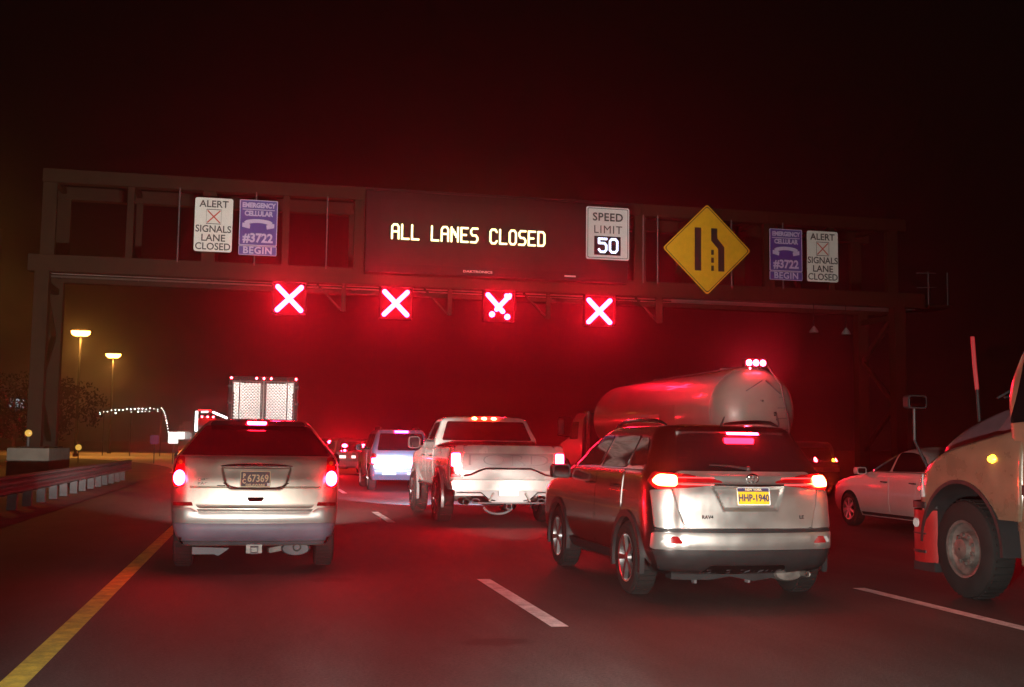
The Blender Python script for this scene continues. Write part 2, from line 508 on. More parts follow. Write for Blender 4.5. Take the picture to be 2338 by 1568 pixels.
# ================================================================== SETTING
def road_material():
    m = bpy.data.materials.new('asphalt'); m.use_nodes = True
    nt = m.node_tree; b = nt.nodes['Principled BSDF']; N = nt.nodes.new; L = nt.links.new
    tc = N('ShaderNodeTexCoord')
    n1 = N('ShaderNodeTexNoise'); n1.inputs['Scale'].default_value = 42; n1.inputs['Detail'].default_value = 8; n1.inputs['Roughness'].default_value = .75
    n2 = N('ShaderNodeTexNoise'); n2.inputs['Scale'].default_value = 1.4; n2.inputs['Detail'].default_value = 9; n2.inputs['Roughness'].default_value = .78
    mp = N('ShaderNodeMapping'); mp.inputs['Scale'].default_value = (1, .25, 1)
    L(tc.outputs['Object'], n1.inputs['Vector']); L(tc.outputs['Object'], mp.inputs['Vector']); L(mp.outputs['Vector'], n2.inputs['Vector'])
    r1 = N('ShaderNodeValToRGB'); r1.color_ramp.elements[0].color = (.009, .009, .009, 1); r1.color_ramp.elements[1].color = (.070, .068, .067, 1)
    r1.color_ramp.elements[0].position = .36; r1.color_ramp.elements[1].position = .70
    L(n1.outputs['Fac'], r1.inputs['Fac'])
    r2 = N('ShaderNodeValToRGB'); r2.color_ramp.elements[0].color = (.40, .40, .40, 1); r2.color_ramp.elements[1].color = (1.3, 1.28, 1.26, 1)
    r2.color_ramp.elements[0].position = .3; r2.color_ramp.elements[1].position = .68
    L(n2.outputs['Fac'], r2.inputs['Fac'])
    mx = N('ShaderNodeMix'); mx.data_type = 'RGBA'; mx.blend_type = 'MULTIPLY'; mx.inputs['Factor'].default_value = 1
    L(r1.outputs['Color'], mx.inputs['A']); L(r2.outputs['Color'], mx.inputs['B'])
    # oil stains with their own ragged outline (metres on the road)
    last = mx.outputs['Result']
    n3 = N('ShaderNodeTexNoise'); n3.inputs['Scale'].default_value = 7; n3.inputs['Detail'].default_value = 5
    L(tc.outputs['Object'], n3.inputs['Vector'])
    for (sx, sy, ax, ay) in ((1.80, 8.72, .30, .17), (.78, 12.9, .28, .22), (6.6, 17.6, .55, .5), (0.2, 6.2, .3, .35)):
        v = N('ShaderNodeVectorMath'); v.operation = 'SUBTRACT'; v.inputs[1].default_value = (sx, sy, 0); L(tc.outputs['Object'], v.inputs[0])
        v2 = N('ShaderNodeVectorMath'); v2.operation = 'MULTIPLY'; v2.inputs[1].default_value = (1 / ax, 1 / ay, 0); L(v.outputs[0], v2.inputs[0])
        ln = N('ShaderNodeVectorMath'); ln.operation = 'LENGTH'; L(v2.outputs[0], ln.inputs[0])
        ad = N('ShaderNodeMath'); ad.operation = 'MULTIPLY_ADD'; ad.inputs[1].default_value = .9; L(n3.outputs['Fac'], ad.inputs[0]); L(ln.outputs['Value'], ad.inputs[2])
        mr = N('ShaderNodeMapRange'); mr.inputs['From Min'].default_value = 1.15; mr.inputs['From Max'].default_value = 1.6; mr.inputs['To Min'].default_value = .25; mr.inputs['To Max'].default_value = 1
        L(ad.outputs[0], mr.inputs['Value'])
        mm = N('ShaderNodeMix'); mm.data_type = 'RGBA'; mm.blend_type = 'MULTIPLY'; mm.inputs['Factor'].default_value = 1
        L(last, mm.inputs['A']); L(mr.outputs['Result'], mm.inputs['B']); last = mm.outputs['Result']
    # tyre-polished wheel tracks, two per lane
    sp = N('ShaderNodeSeparateXYZ'); L(tc.outputs['Object'], sp.inputs[0])
    w1 = N('ShaderNodeMath'); w1.operation = 'MULTIPLY_ADD'; w1.inputs[1].default_value = 2 * math.pi / 1.965; w1.inputs[2].default_value = .9; L(sp.outputs['X'], w1.inputs[0])
    w2 = N('ShaderNodeMath'); w2.operation = 'SINE'; L(w1.outputs[0], w2.inputs[0])
    w3 = N('ShaderNodeMapRange'); w3.inputs['From Min'].default_value = -1; w3.inputs['To Min'].default_value = .78; w3.inputs['To Max'].default_value = 1.12; L(w2.outputs[0], w3.inputs['Value'])
    wm = N('ShaderNodeMix'); wm.data_type = 'RGBA'; wm.blend_type = 'MULTIPLY'; wm.inputs['Factor'].default_value = 1
    L(last, wm.inputs['A']); L(w3.outputs['Result'], wm.inputs['B']); last = wm.outputs['Result']
    L(last, b.inputs['Base Color'])
    b.inputs['Roughness'].default_value = .72
    b.inputs['Specular IOR Level'].default_value = .35
    bp = N('ShaderNodeBump'); bp.inputs['Strength'].default_value = .9; bp.inputs['Distance'].default_value = .02
    L(n1.outputs['Fac'], bp.inputs['Height']); L(bp.outputs['Normal'], b.inputs['Normal'])
    MATS['asphalt'] = m
road_material()
mat('ground', (.07, .048, .025), .95, var=.5, scale=.6, bump=.6, bscale=5)
mat('lamplit_pavement', (.46, .36, .26), .8, var=.22, scale=.8, bump=.2)  # asphalt made pale and warm, lamp light put into the colour

def path_pt(off, s):
    """a point on the highway: off metres right of the left edge (x = -4.3), s metres along; bends left after 55 m"""
    RC = 100.
    if s <= 55: return Vector((-4.3 + off, s, 0))
    a = (s - 55) / RC; r = RC + off
    return Vector((-4.3 - RC + r * math.cos(a), 55 + r * math.sin(a), 0))

def strip(name, o0, o1, s0, s1, z, m, parent=None, step=3.):
    bm = bmesh.new(); k = max(1, int((s1 - s0) / step)); A = []; B = []
    for i in range(k + 1):
        s = s0 + (s1 - s0) * i / k
        p, q = path_pt(o0, s), path_pt(o1, s)
        A.append(bm.verts.new((p.x, p.y, z))); B.append(bm.verts.new((q.x, q.y, z)))
    for i in range(k): bm.faces.new((A[i], B[i], B[i + 1], A[i + 1]))
    return finish(name, bm, m, parent, smooth=0)

g = MB(); g.box(-1500, 1500, -60, 2500, -.4, -.02)
tag(g.build('ground', 'ground'), kind='structure')
road = tag(strip('road', 0, 34, -30, 57, 0, 'asphalt', step=10), 'dark asphalt highway with four marked lanes', kind='structure')
ramp = tag(strip('road_bend', 0, 34, 57, 230, 0, 'lamplit_pavement'), 'pale lamp-lit pavement where the road bends left', kind='structure')
strip('yellow_edge_line', 2.76, 2.93, -5, 57, .004, 'paint_yellow', road, 8)
strip('yellow_edge_line', 2.76, 2.93, 57, 150, .004, 'paint_yellow', ramp)
for lx in (6.77, 10.70, 14.63, 18.56):
    s = -3.4 if lx < 10 else -4.79
    L0 = 3.4
    while s < 140:
        strip('lane_dash', lx - .075, lx + .075, s, s + L0, .004, 'paint_white', road if s < 50 else ramp, 2)
        s += 12.75 if lx < 10 else 12.9
strip('white_edge_line', 30.2, 30.35, -5, 57, .004, 'paint_white', road, 8)

def tar_seam(x0, y0, pts, w=.03):
    bm = bmesh.new(); A = []; B = []
    for i, (x, y) in enumerate(pts):
        a = pts[max(0, i - 1)]; c = pts[min(len(pts) - 1, i + 1)]
        d = Vector((c[0] - a[0], c[1] - a[1])).normalized(); n = Vector((-d.y, d.x)) * w * random.uniform(.5, 1.2) * .5
        A.append(bm.verts.new((x0 + x + n.x, y0 + y + n.y, .003))); B.append(bm.verts.new((x0 + x - n.x, y0 + y - n.y, .003)))
    for i in range(len(pts) - 1): bm.faces.new((A[i], B[i], B[i + 1], A[i + 1]))
    finish('tar_seam', bm, 'tar', road, smooth=0)
mat('tar', (.008, .008, .008), .95, var=.2, spec=.05)
for x in ():
    tar_seam(x, 4, [(random.uniform(-.02, .02), k * .35) for k in range(150)], .028)
for y, xa, xb in ():
    n_ = int((xb - xa) / .18); yy = 0; P_ = []
    for k in range(n_ + 1):
        yy += random.uniform(-.07, .07); P_.append((xa + (xb - xa) * k / n_, yy))
    tar_seam(0, y, P_, .03)

# ------------------------------------------------------------------ guard rail
def guardrail():
    t = thing('guardrail', 'pale steel guardrail on short square posts beside the left shoulder', 'guardrail', (-5.05, 0, 0))
    prof = [(0, .36), (.075, .40), (.075, .45), (0, .49), (0, .53), (.075, .57), (.075, .62), (0, .665), (.075, .70), (.075, .735), (0, .76)]
    y0 = 11
    while y0 < 47:
        bm = bmesh.new(); y1 = min(y0 + 3.81, 47)
        rows = [[bm.verts.new((x + d, y, z)) for x, z in prof] for d in (0, -.006) for y in (y0, y1)]
        for a, b in ((0, 1), (3, 2)):
            for i in range(len(prof) - 1): bm.faces.new((rows[a][i], rows[a][i + 1], rows[b][i + 1], rows[b][i]))
        finish('beam', bm, 'galvanised', t, smooth=30)
        y0 += 3.80
    y = 11.6
    p0 = None
    while y < 46.8:
        if p0 is None:
            b = MB(); b.box(-.30, -.11, -.08, .08, -.3, .70); b.box(-.115, -.003, -.07, .07, .34, .72)
            o = b.build('post', 'galvanised', t, bevel=.008); p0 = o.data; o.location = (0, y, 0)
        else:
            link('post', p0, t, (random.uniform(-.01, .01), y, 0), (0, random.uniform(-.03, .03), 0))
        y += 1.66
    return t
guardrail()

# ------------------------------------------------------------------ sign gantry
GY = 43.0
def gantry():
    t = thing('sign_gantry', 'long brown steel box-truss sign gantry spanning the whole highway', 'gantry')
    for Y, nm in ((GY, 'front'), (GY + 3.0, 'rear')):
        b = MB(); b.box(-8.0, 26.2, Y - .22, Y + .22, 10.72, 11.20); b.build('top_chord', 'steel_brown', t, bevel=.03)
        b = MB(); b.box(-8.35, 27.0, Y - .26, Y + .26, 7.48, 8.08); b.build('bottom_chord', 'steel_brown', t, bevel=.03)
        x = -7.75; k = 0
        while x < 26.3:
            w = .24 if k % 2 == 0 else .12
            b = MB(); b.box(x - w, x + w, Y - .12, Y + .12, 8.08, 10.72); b.build('upright', 'steel_brown', t, bevel=.02)
            x += 2.78; k += 1
        if False:
            x = -7.75; k = 0
            while x < 23.5:
                b = MB(); b.bar((x + .2, Y, 8.1 if k % 2 else 10.7), (x + 2.58, Y, 10.7 if k % 2 else 8.1), .12, .12); b.build('brace', 'steel_brown', t)
                x += 2.78; k += 1
    x = -7.75
    while x < 26.3:
        for z in (7.7, 11.0):
            b = MB(); b.box(x - .09, x + .09, GY + .2, GY + 2.8, z - .09, z + .09); b.build('cross_beam', 'steel_brown', t)
        x += 2.78
    for x in (-3.6, 2.0, 14.9, 20.4):
        for z0, z1 in ((7.52, 8.04), (10.75, 11.17)):
            b = MB(); b.box(x - .42, x + .42, GY - .285 if z0 < 9 else GY - .245, GY - .2, z0, z1)
            for i in range(4):
                for j in (0, 1):
                    b.box(x - .34 + i * .22, x - .30 + i * .22, GY - .31 if z0 < 9 else GY - .27, GY - .2, z0 + .1 + j * .28, z0 + .14 + j * .28)
            b.build('splice_plate', 'steel_brown', t)
    # thin conduits hanging on the front face
    for x in (-3.25, -.52, 2.10, 14.55, 15.15, 18.3, 20.55):
        b = MB(); b.tube([(x, GY - .32, 8.0), (x, GY - .32, 10.75)], .028, 6); b.build('conduit', 'galvanised', t)
    # walkway grating
    b = MB(); b.box(-8.2, 27.9, GY + .5, GY + 1.5, 7.50, 7.56); b.build('walkway', 'steel_grey', t)
    for x, yb in ((-7.87, GY), (-7.87, GY + 3), (25.85, GY), (25.85, GY + 3)):
        b = MB(); b.box(x - .24, x + .24, yb - .24, yb + .24, 0.02 if x > 0 else 1.2, 7.48); b.build('leg', 'steel_brown', t, bevel=.03)
        b = MB(); b.box(x - .4, x + .4, yb - .4, yb + .4, 0.0 if x > 0 else 1.2, .06 if x > 0 else 1.26); b.build('base_plate', 'steel_brown', t)
    for x in (-7.87, 25.85):
        zz = [1.5, 3.4, 5.4, 7.2]
        for i in range(3):
            a, c = (GY + .2, GY + 2.8) if i % 2 else (GY + 2.8, GY + .2)
            b = MB(); b.bar((x, a, zz[i]), (x, c, zz[i + 1]), .16, .16); b.build('brace', 'steel_brown', t)
        b = MB(); b.bar((x, GY + .2, 7.1), (x, GY + 2.8, 7.1), .22, .22); b.build('brace', 'steel_brown', t)
    # service platform with railing posts at the right end
    b = MB(); b.box(27.0, 28.1, GY - .5, GY + 1.4, 7.50, 7.60); b.build('platform', 'steel_brown', t)
    for x in (27.05, 27.95):
        b = MB(); b.tube([(x, GY - .45, 7.6), (x, GY - .45, 9.0)], .03, 6); b.build('railing_post', 'galvanised', t)
    for z in (8.35, 8.95):
        b = MB(); b.tube([(26.3, GY - .8, z - .1), (27.4, GY - .45, z)], .022, 6); b.build('rail', 'galvanised', t)
    for x, w in ((15.33, .14), (6.85, .08), (10.75, .08), (2.8, .08)):
        b = MB(); b.box(x - w, x + w, GY - .05, GY + .05, 6.45, 7.48); b.build('hanger', 'steel_brown', t)
        b = MB(); b.bar((x - .1, GY, 6.5), (x - 1.0, GY, 7.45), .07, .07); b.build('brace', 'steel_brown', t)
    b = MB(); b.tube([(-8, GY - .1, 7.38), (15.8, GY - .1, 7.34)], .03, 6); b.build('conduit', 'steel_brown', t)
    # concrete pedestals of the left leg
    for i, (y0, y1) in enumerate(((GY - .7, GY + 3.7),)):
        b = MB(); b.box(-8.62, -7.25, y0, y1, -.2, 1.2); b.build('pedestal', 'concrete', t, bevel=.03)
    return t
gantry()

def sign_board(name, label, x0, x1, z0, z1, face, border, rad=.06, y=GY - .46, group=None, inset=.035):
    t = thing(name, label, 'sign', ((x0 + x1) / 2, y, (z0 + z1) / 2), group=group)
    w, h = (x1 - x0) / 2, (z1 - z0) / 2
    b = MB(); b.prism(rrect(-w, w, -h, h, rad), 'xz', 0, .03); b.build('panel', border, t, smooth=30)
    b = MB(); b.prism(rrect(-w + inset, w - inset, -h + inset, h - inset, rad * .8), 'xz', -.004, .01); b.build('face', face, t, smooth=30)
    for sx in (-.5, .5):
        b = MB(); b.bar((sx * w, .06, -h * .95), (sx * w, .06, h * .95), .06, .05); b.build('bracket', 'galvanised', t)
    return t, w, h

def alert_sign(x0, x1, z0, z1, label):
    t, w, h = sign_board('lane_signal_notice', label, x0, x1, z0, z1, 'sign_white', 'sign_white', .08)
    k = (z1 - z0) / 2.0
    def T(s, z, size, xs=1.): text('lettering', s, size * k, 'sign_black', t, (0, -.010, z * k), weight=.005 * k, xs=xs)
    T('ALERT', .76, .36, 1.0); T('SIGNALS', -.17, .36, .93); T('LANE', -.50, .36); T('CLOSED', -.82, .36, .95)
    b = MB()
    q = .265 * k; c = .30 * k
    for a, d in (((-q, c - q), (q, c - q)), ((q, c - q), (q, c + q)), ((q, c + q), (-q, c + q)), ((-q, c + q), (-q, c - q))):
        b.bar((a[0], -.008, a[1]), (d[0], -.008, d[1]), .008, .022)
    b.build('square_outline', 'sign_black', t)
    b = MB(); q *= .86
    b.bar((-q, -.010, c - q), (q, -.010, c + q), .008, .045); b.bar((-q, -.0115, c + q), (q, -.0115, c - q), .008, .045)
    b.build('cross_symbol', 'sign_red', t)
    return t
def phone_sign(x0, x1, z0, z1, label):
    zb = z0 + (z1 - z0) * .165
    t, w, h = sign_board('emergency_phone_sign', label, x0, x1, zb + .02, z1, 'sign_purple', 'sign_lilac', .04, inset=.03)
    k = (z1 - z0) / 2.0
    text('lettering', 'EMERGENCY', .235 * k, 'sign_lilac', t, (0, -.010, h - .20 * k), weight=.012 * k, xs=.86)
    b = MB(); b.box(-w * .85, w * .85, -.009, -.003, h - .365 * k, h - .335 * k); b.build('rule', 'sign_lilac', t)
    text('lettering', 'CELLULAR', .245 * k, 'sign_lilac', t, (0, -.010, h - .50 * k), weight=.012 * k, xs=.86)
    # telephone handset: arched grip with two cups
    b = MB(); pts = []
    for i in range(13):
        u = -1 + i / 6; pts.append((u * .50, .06 + .11 * (1 - u * u) ** .6 if abs(u) < 1 else .06))
    low = [(u * .82, z - .135) for u, z in pts][::-1]
    zc = h - .86 * k
    b.prism([(u * k, z * k + zc) for u, z in pts + low], 'xz', -.009, -.003)
    b.build('handset', 'sign_lilac', t)
    for sx in (-1, 1):
        b = MB(); b.prism([(sx * u * k, z * k + zc) for u, z in ((.56, .02), (.56, -.13), (.30, -.19), (.28, -.05), (.36, .0))], 'xz', -.0085, -.003); b.build('handset_cup', 'sign_lilac', t)
    text('lettering', '#3722', .44 * k, 'sign_lilac', t, (0, -.010, -h + .26 * k), weight=.016 * k, xs=.92)
    # supplementary plate
    zc2 = (z0 + zb) / 2 - (zb + .02 + z1) / 2; hh = (zb - z0) / 2
    b = MB(); b.prism([(u, z + zc2) for u, z in rrect(-w, w, -hh, hh, .03)], 'xz', 0, .03); p = b.build('begin_plate', 'sign_lilac', t)
    b = MB(); b.prism([(u, z + zc2) for u, z in rrect(-w + .02, w - .02, -hh + .02, hh - .02, .02)], 'xz', -.004, .01); b.build('begin_face', 'sign_purple', t)
    text('lettering', 'BEGIN', .34 * k, 'sign_lilac', t, (0, -.010, zc2), weight=.009 * k, xs=1.0, spacing=1.1)
    return t
alert_sign(-2.69, -1.34, 8.42, 10.41, 'bright white ALERT SIGNALS LANE CLOSED board at the left of the gantry')
phone_sign(-1.10, .27, 8.36, 10.42, 'brighter purple EMERGENCY CELLULAR board right of the left white alert board')
phone_sign(19.90, 21.33, 8.36, 10.46, 'dimmer purple EMERGENCY CELLULAR board right of the yellow diamond')
alert_sign(21.55, 22.93, 8.36, 10.46, 'dim greyish ALERT SIGNALS LANE CLOSED board at the right of the gantry')

# message board
FONT = {'A': '01110 10001 10001 11111 10001 10001 10001', 'L': '10000 10000 10000 10000 10000 10000 11111', 'N': '10001 11001 11101 10111 10011 10001 10001', 'E': '11111 10000 10000 11110 10000 10000 11111',
        'S': '01111 10000 10000 01110 00001 00001 11110', 'C': '01110 10001 10000 10000 10000 10001 01110', 'O': '01110 10001 10001 10001 10001 10001 01110', 'D': '11110 10001 10001 10001 10001 10001 11110',
        '5': '11111 10000 11110 00001 00001 10001 01110', '0': '01110 10001 10001 10001 10001 10001 01110', '3': '01110 10001 00001 00110 00001 10001 01110'}
def led(t, s, x0, z0, cw, ch, y, m, gap=1.12):
    """strokes of lit diodes, one object per character"""
    x = x0
    for ch_ in s:
        if ch_ != ' ':
            g_ = FONT[ch_].split(); b = MB()
            on = {(c, 6 - r) for r, row in enumerate(g_) for c, q in enumerate(row) if q == '1'}
            tk = .62
            for (c, r) in sorted(on):
                cx_, cz_ = x + (c + .5) * cw, z0 + (r + .5) * ch
                b.prism(ellipse(cx_, cz_, cw * tk, cw * tk * 1.05, 8), 'xz', y, y + .02)
                for dc, dr in ((1, 0), (0, 1), (1, 1), (1, -1)):
                    if (c + dc, r + dr) in on and not (dc and dr and (((c + dc, r) in on) or ((c, r + dr) in on))):
                        b.bar((cx_, y + .008, cz_), (cx_ + dc * cw, y + .008, cz_ + dr * ch), .016, cw * tk * 1.75, up=(0, 1, 0)) if False else b.bar((cx_, y + .012, cz_), (cx_ + dc * cw, y + .012, cz_ + dr * ch), cw * tk * 1.8, .018, up=(0, 1, 0))
            b.build('led_character', m, t, smooth=0)
        x += cw * 6.05 * gap
def message_board():
    t = thing('message_board', 'wide dark electronic message board reading ALL LANES CLOSED in amber diodes', 'message board', (8.6, GY - .95, 9.42))
    w, h = 5.1, 1.55
    b = MB(); b.box(-w, w, 0, 1.9, -h, h); b.build('cabinet', 'black_metal', t, bevel=.03)
    b = MB(); b.box(-w + .55, w - 1.75, -.012, .01, -h + .35, h - .32); b.build('display_window', 'dms_face', t)
    for k in range(1, 8):
        x = -w + .55 + (2 * w - 2.3) * k / 8
        b = MB(); b.box(x - .006, x + .006, -.018, -.008, -h + .35, h - .32); b.build('display_seam', 'black_metal', t)
    b = MB(); b.box(-w - .03, w + .03, -.16, .0, h - .03, h + .04); b.build('visor', 'black_metal', t)
    n = 16; total = 5.93; cw = total / (n * 6.05 - 1)
    led(t, 'ALL LANES CLOSED', -4.16, -.30, cw, .088, -.04, 'led_amber', 1.0)
    text('maker_lettering', 'DAKTRONICS', .12, 'sign_grey_white', t, (-.85, -.012, -h + .17), xs=1.5, weight=.003)
    b = MB(); b.box(2.55, 3.0, -.012, .0, -h + .14, -h + .20); b.build('maker_plate', 'sign_grey_white', t)
    return t
message_board()

def speed_sign():
    t, w, h = sign_board('speed_limit_sign', 'white SPEED LIMIT sign with lit white 50 at the message board', 11.98, 13.72, 8.74, 10.80, 'sign_grey_white', 'sign_grey_white', .07, y=GY - 1.05)
    b = MB()
    o = rrect(-w + .05, w - .05, -h + .05, h - .05, .06); i = rrect(-w + .075, w - .075, -h + .075, h - .075, .05)
    vo = [b.bm.verts.new((u, -.010, z)) for u, z in o]; vi = [b.bm.verts.new((u, -.010, z)) for u, z in i]
    for k in range(len(o)): b.bm.faces.new((vo[k], vo[(k + 1) % len(o)], vi[(k + 1) % len(o)], vi[k]))
    b.build('border_line', 'sign_black', t, smooth=0)
    text('lettering', 'SPEED', .44, 'sign_black', t, (0, -.012, .62), weight=.008, xs=.98, spacing=1.08)
    text('lettering', 'LIMIT', .44, 'sign_black', t, (0, -.012, .13), weight=0., xs=1.0, spacing=1.14)
    b = MB(); b.box(-.55, .52, -.018, .0, -.86, -.12); b.build('display_window', 'black_metal', t)
    led(t, '50', -.40, -.78, .074, .085, -.045, 'led_white', .99)
    return t
speed_sign()

def diamond_sign():
    t = thing('lane_ends_sign', 'yellow diamond lane-ends warning sign on the gantry', 'sign', (17.18, GY - .5, 9.45))
    s = 1.84
    def dia(q): return rounded([(0, q), (-q * 1.02, -.02), (0, -q), (q * 1.02, .02)], .12)
    b = MB(); b.prism(dia(s), 'xz', 0, .03); b.build('panel', 'sign_yellow', t, smooth=30)
    b = MB(); vo = [b.bm.verts.new((u, -.005, z)) for u, z in dia(s - .065)]; vi = [b.bm.verts.new((u, -.005, z)) for u, z in dia(s - .11)]
    for k in range(len(vo)): b.bm.faces.new((vo[k], vo[(k + 1) % len(vo)], vi[(k + 1) % len(vo)], vi[k]))
    b.build('border_line', 'sign_black', t, smooth=0)
    b = MB(); b.box(-.53, -.26, -.008, .0, -.87, .87); b.build('lane_symbol', 'sign_black', t)
    b = MB(); b.prism([(.17, .87), (.43, .87), (.43, .46), (.73, .12), (.73, -.87), (.47, -.87), (.47, .04), (.17, .36)], 'xz', -.008, 0); b.build('lane_symbol', 'sign_black', t, smooth=0)
    for z0, z1 in ((-.21, -.01), (-.53, -.33), (-.86, -.65)):
        b = MB(); b.box(.17, .28, -.008, 0, z0, z1); b.build('dash_symbol', 'sign_black', t)
    for sx in (-.5, .5):
        b = MB(); b.bar((sx, .06, -1.2), (sx, .06, 1.2), .06, .05); b.build('bracket', 'galvanised', t)
    return t
diamond_sign()

# red lane-control signals
def lane_signal(x, z, label, gaps=()):
    t = thing('lane_signal', label, 'lane signal', (x, GY - .30, z), group='red X lane signals under the gantry')
    b = MB(); b.box(-.60, .60, 0, .28, -.60, .60); b.build('housing', 'black_metal', t, bevel=.02)
    b = MB(); b.prism(rrect(-.56, .56, -.56, .56, .08), 'xz', -.004, .0); b.build('lens_face', 'signal_face', t)
    b = MB(); b.box(-.63, -.60, -.22, .1, -.55, .60); b.box(.60, .63, -.22, .1, -.55, .60); b.box(-.60, .60, -.10, .1, -.63, -.60); b.build('side_visor', 'signal_face', t)
    b = MB(); b.prism([(-.63, .60), (.63, .60), (.63, .63), (-.63, .63)], 'xz', -.22, .1); b.build('visor', 'black_metal', t)
    for sx in (-.4, .4):
        b = MB(); b.bar((sx, .14, .6), (sx, .2, .80), .06, .06); b.build('hanger', 'steel_brown', t)
    b = MB(); r = .085
    def seg(p, q):
        d = Vector((q[0] - p[0], q[1] - p[1])); n_ = Vector((-d.y, d.x)).normalized() * r; e = d.normalized()
        pts = []
        for k in range(7):
            a = R(-90 + 180 * k / 6); v = Vector(q) + e * r * math.cos(a) + n_.normalized() * r * math.sin(a); pts.append((v.x, v.y))
        for k in range(7):
            a = R(90 + 180 * k / 6); v = Vector(p) + e * r * math.cos(a) + n_.normalized() * r * math.sin(a); pts.append((v.x, v.y))
        b.prism(pts, 'xz', -.075 - .002 * random.random(), .0)
    q = .43
    if not gaps:
        seg((-q, q), (q, -q)); seg((-q, -q), (q, q))
    else:
        seg((-q, q), (.16, -.20)); seg((-.08, -.12), (q * .98, q)); seg((.30, .42), (.40, .36))
        b.prism(ellipse(-.26, -.32, .11, .11, 14), 'xz', -.075, 0); b.prism(ellipse(.34, -.40, .11, .11, 14), 'xz', -.075, 0)
    b.build('lit_cross', 'signal_red', t, smooth=0)
    return t
lane_signal(.79, 6.82, 'leftmost lit red X lane signal hanging below the gantry')
lane_signal(4.74, 6.80, 'second lit red X lane signal from the left')
lane_signal(8.71, 6.84, 'third red X lane signal with burnt-out gaps in its lower arms', gaps=(1,))
lane_signal(12.74, 6.80, 'rightmost lit red X lane signal under the speed limit sign')
for x, z, lab in ((22.05, 6.42, 'small pale sensor hanging below the gantry, nearer the yellow diamond'), (23.50, 6.40, 'small pale sensor hanging below the gantry, next to its right leg')):
    t = thing('hanging_sensor', lab, 'sensor', (x, GY, z), group='sensors hung below the gantry')
    b = MB(); b.lathe([(.19, -.12), (.17, -.04), (.07, .10), (.03, .16)], (0, 0, 0), 'z', 12); b.build('hood', 'sign_back', t)
    b = MB(); b.tube([(0, 0, .15), (0, 0, 7.5 - z)], .014, 6); b.build('rod', 'black_metal', t)

# ------------------------------------------------------------------ street lamps, far lights
def street_lamp(x, y, h, label, heads, power):
    t = thing('street_lamp', label, 'street lamp', (x, y, 0), group='sodium street lamps along the left of the road')
    b = MB(); b.lathe([(.22, 0), (.22, .3), (.13, .35), (.085, h - .4), (.07, h)], (0, 0, 0), 'z', 12); b.build('pole', 'lamp_pole', t)
    for sx, reach in heads:
        b = MB(); b.tube([(0, 0, h - .25), (sx * reach * .5, 0, h + .05), (sx * reach, 0, h + .12)], [.06, .045, .04], 8); b.build('arm', 'lamp_pole', t)
        x0 = sx * reach
        b = MB(); b.lathe([(.49, .02), (.38, .12), (.16, .20), (.01, .22)], (x0 + sx * .2, 0, h + .04), 'z', 14, sx=1.25); b.build('lamp_head', 'steel_grey', t)
        b = MB(); b.lathe([(.01, -.46), (.26, -.42), (.44, -.24), (.48, .015)], (x0 + sx * .2, 0, h + .04), 'z', 14, sx=1.25); b.build('lens', 'sodium', t)
        spot('lamp_light', t, (x0 + sx * .3, -.3, h - .60), (0, 0, -1), power, 160, .25, (1, .42, .08), .3)
    return t
street_lamp(-13.05, 60, 11.9, 'near tall lamp post at the left edge, arm reaching out of view', [(-1, 2.4)], 3500)
street_lamp(-16.62, 110, 11.4, 'larger glowing sodium street lamp left of the box trailer', [(-1, .05), (1, .05)], 3300)
street_lamp(-17.44, 140, 11.55, 'smaller farther sodium street lamp, right of the larger one', [(-1, .05), (1, .05)], 3300)

def string_lights():
    t = thing('light_string', 'string of tiny white lights arching along the far left roadside', 'string lights', (-16, 120, 0))
    pts = []
    for i in range(17):
        u = i / 16; pts.append((u * 5.9, 4.36 + .40 * math.sin(u * 1.5) + random.uniform(-.07, .07)))
        if random.random() < .45: pts.append((u * 5.9 + random.uniform(-.1, .1), 4.1 + .40 * math.sin(u * 1.5)))
    for i in range(11):
        u = (i + 1) / 11; pts.append((5.9 + .75 * u ** .8, 4.76 - 2.3 * u ** 1.5 + random.uniform(-.03, .03)))
    b = MB(); b.tube([(p[0], .12, p[1] + .02) for p in pts if p[1] > 4.3 or p[0] > 5.9], .012, 4); b.build('wire', 'black_plastic', t)
    for p in (0.4, 3.0, 5.9):
        b = MB(); b.tube([(p, .14, 0), (p, .14, 4.5)], .04, 6); b.build('stake', 'black_plastic', t)
    me = None
    for u, z in pts:
        s_ = random.uniform(.45, 1.1)
        if me is None:
            b = MB(); b.ball((0, 0, 0), .06, 8); o = b.build('bulb', 'bulb_white', t); me = o.data
        else: o = link('bulb', me, t)
        o.location = (u, 0, z); o.scale = (s_, s_, s_)
string_lights()

def roadside_sign(name, label, x, y, zc, w, h, m, cat='sign'):
    t = thing(name, label, cat, (x, y, 0))
    b = MB(); b.prism(rrect(-w / 2, w / 2, zc - h / 2, zc + h / 2, .04), 'xz', -.03, .03); b.build('panel', m, t)
    b = MB(); b.tube([(0, .06, 0), (0, .06, zc)], .035, 6); b.build('post', 'galvanised', t)
    b = MB(); b.box(-w * .4, w * .4, .03, .06, zc - .03, zc + .03); b.build('rail', 'galvanised', t)
    return t
roadside_sign('blue_sign', 'small purple-blue square sign on a thin post, far left', -7.1, 80, 1.60, .55, .60, 'sign_purple')
roadside_sign('glowing_sign', 'upright bright white sign with added glow left of the van', -5.90, 80, 1.74, .64, .78, 'added_white_glow', 'sign box')
roadside_sign('glowing_sign', 'wide bright white sign with added glow touching the van window edge', -5.40, 84, 1.92, 1.05, .52, 'added_white_glow', 'sign box')

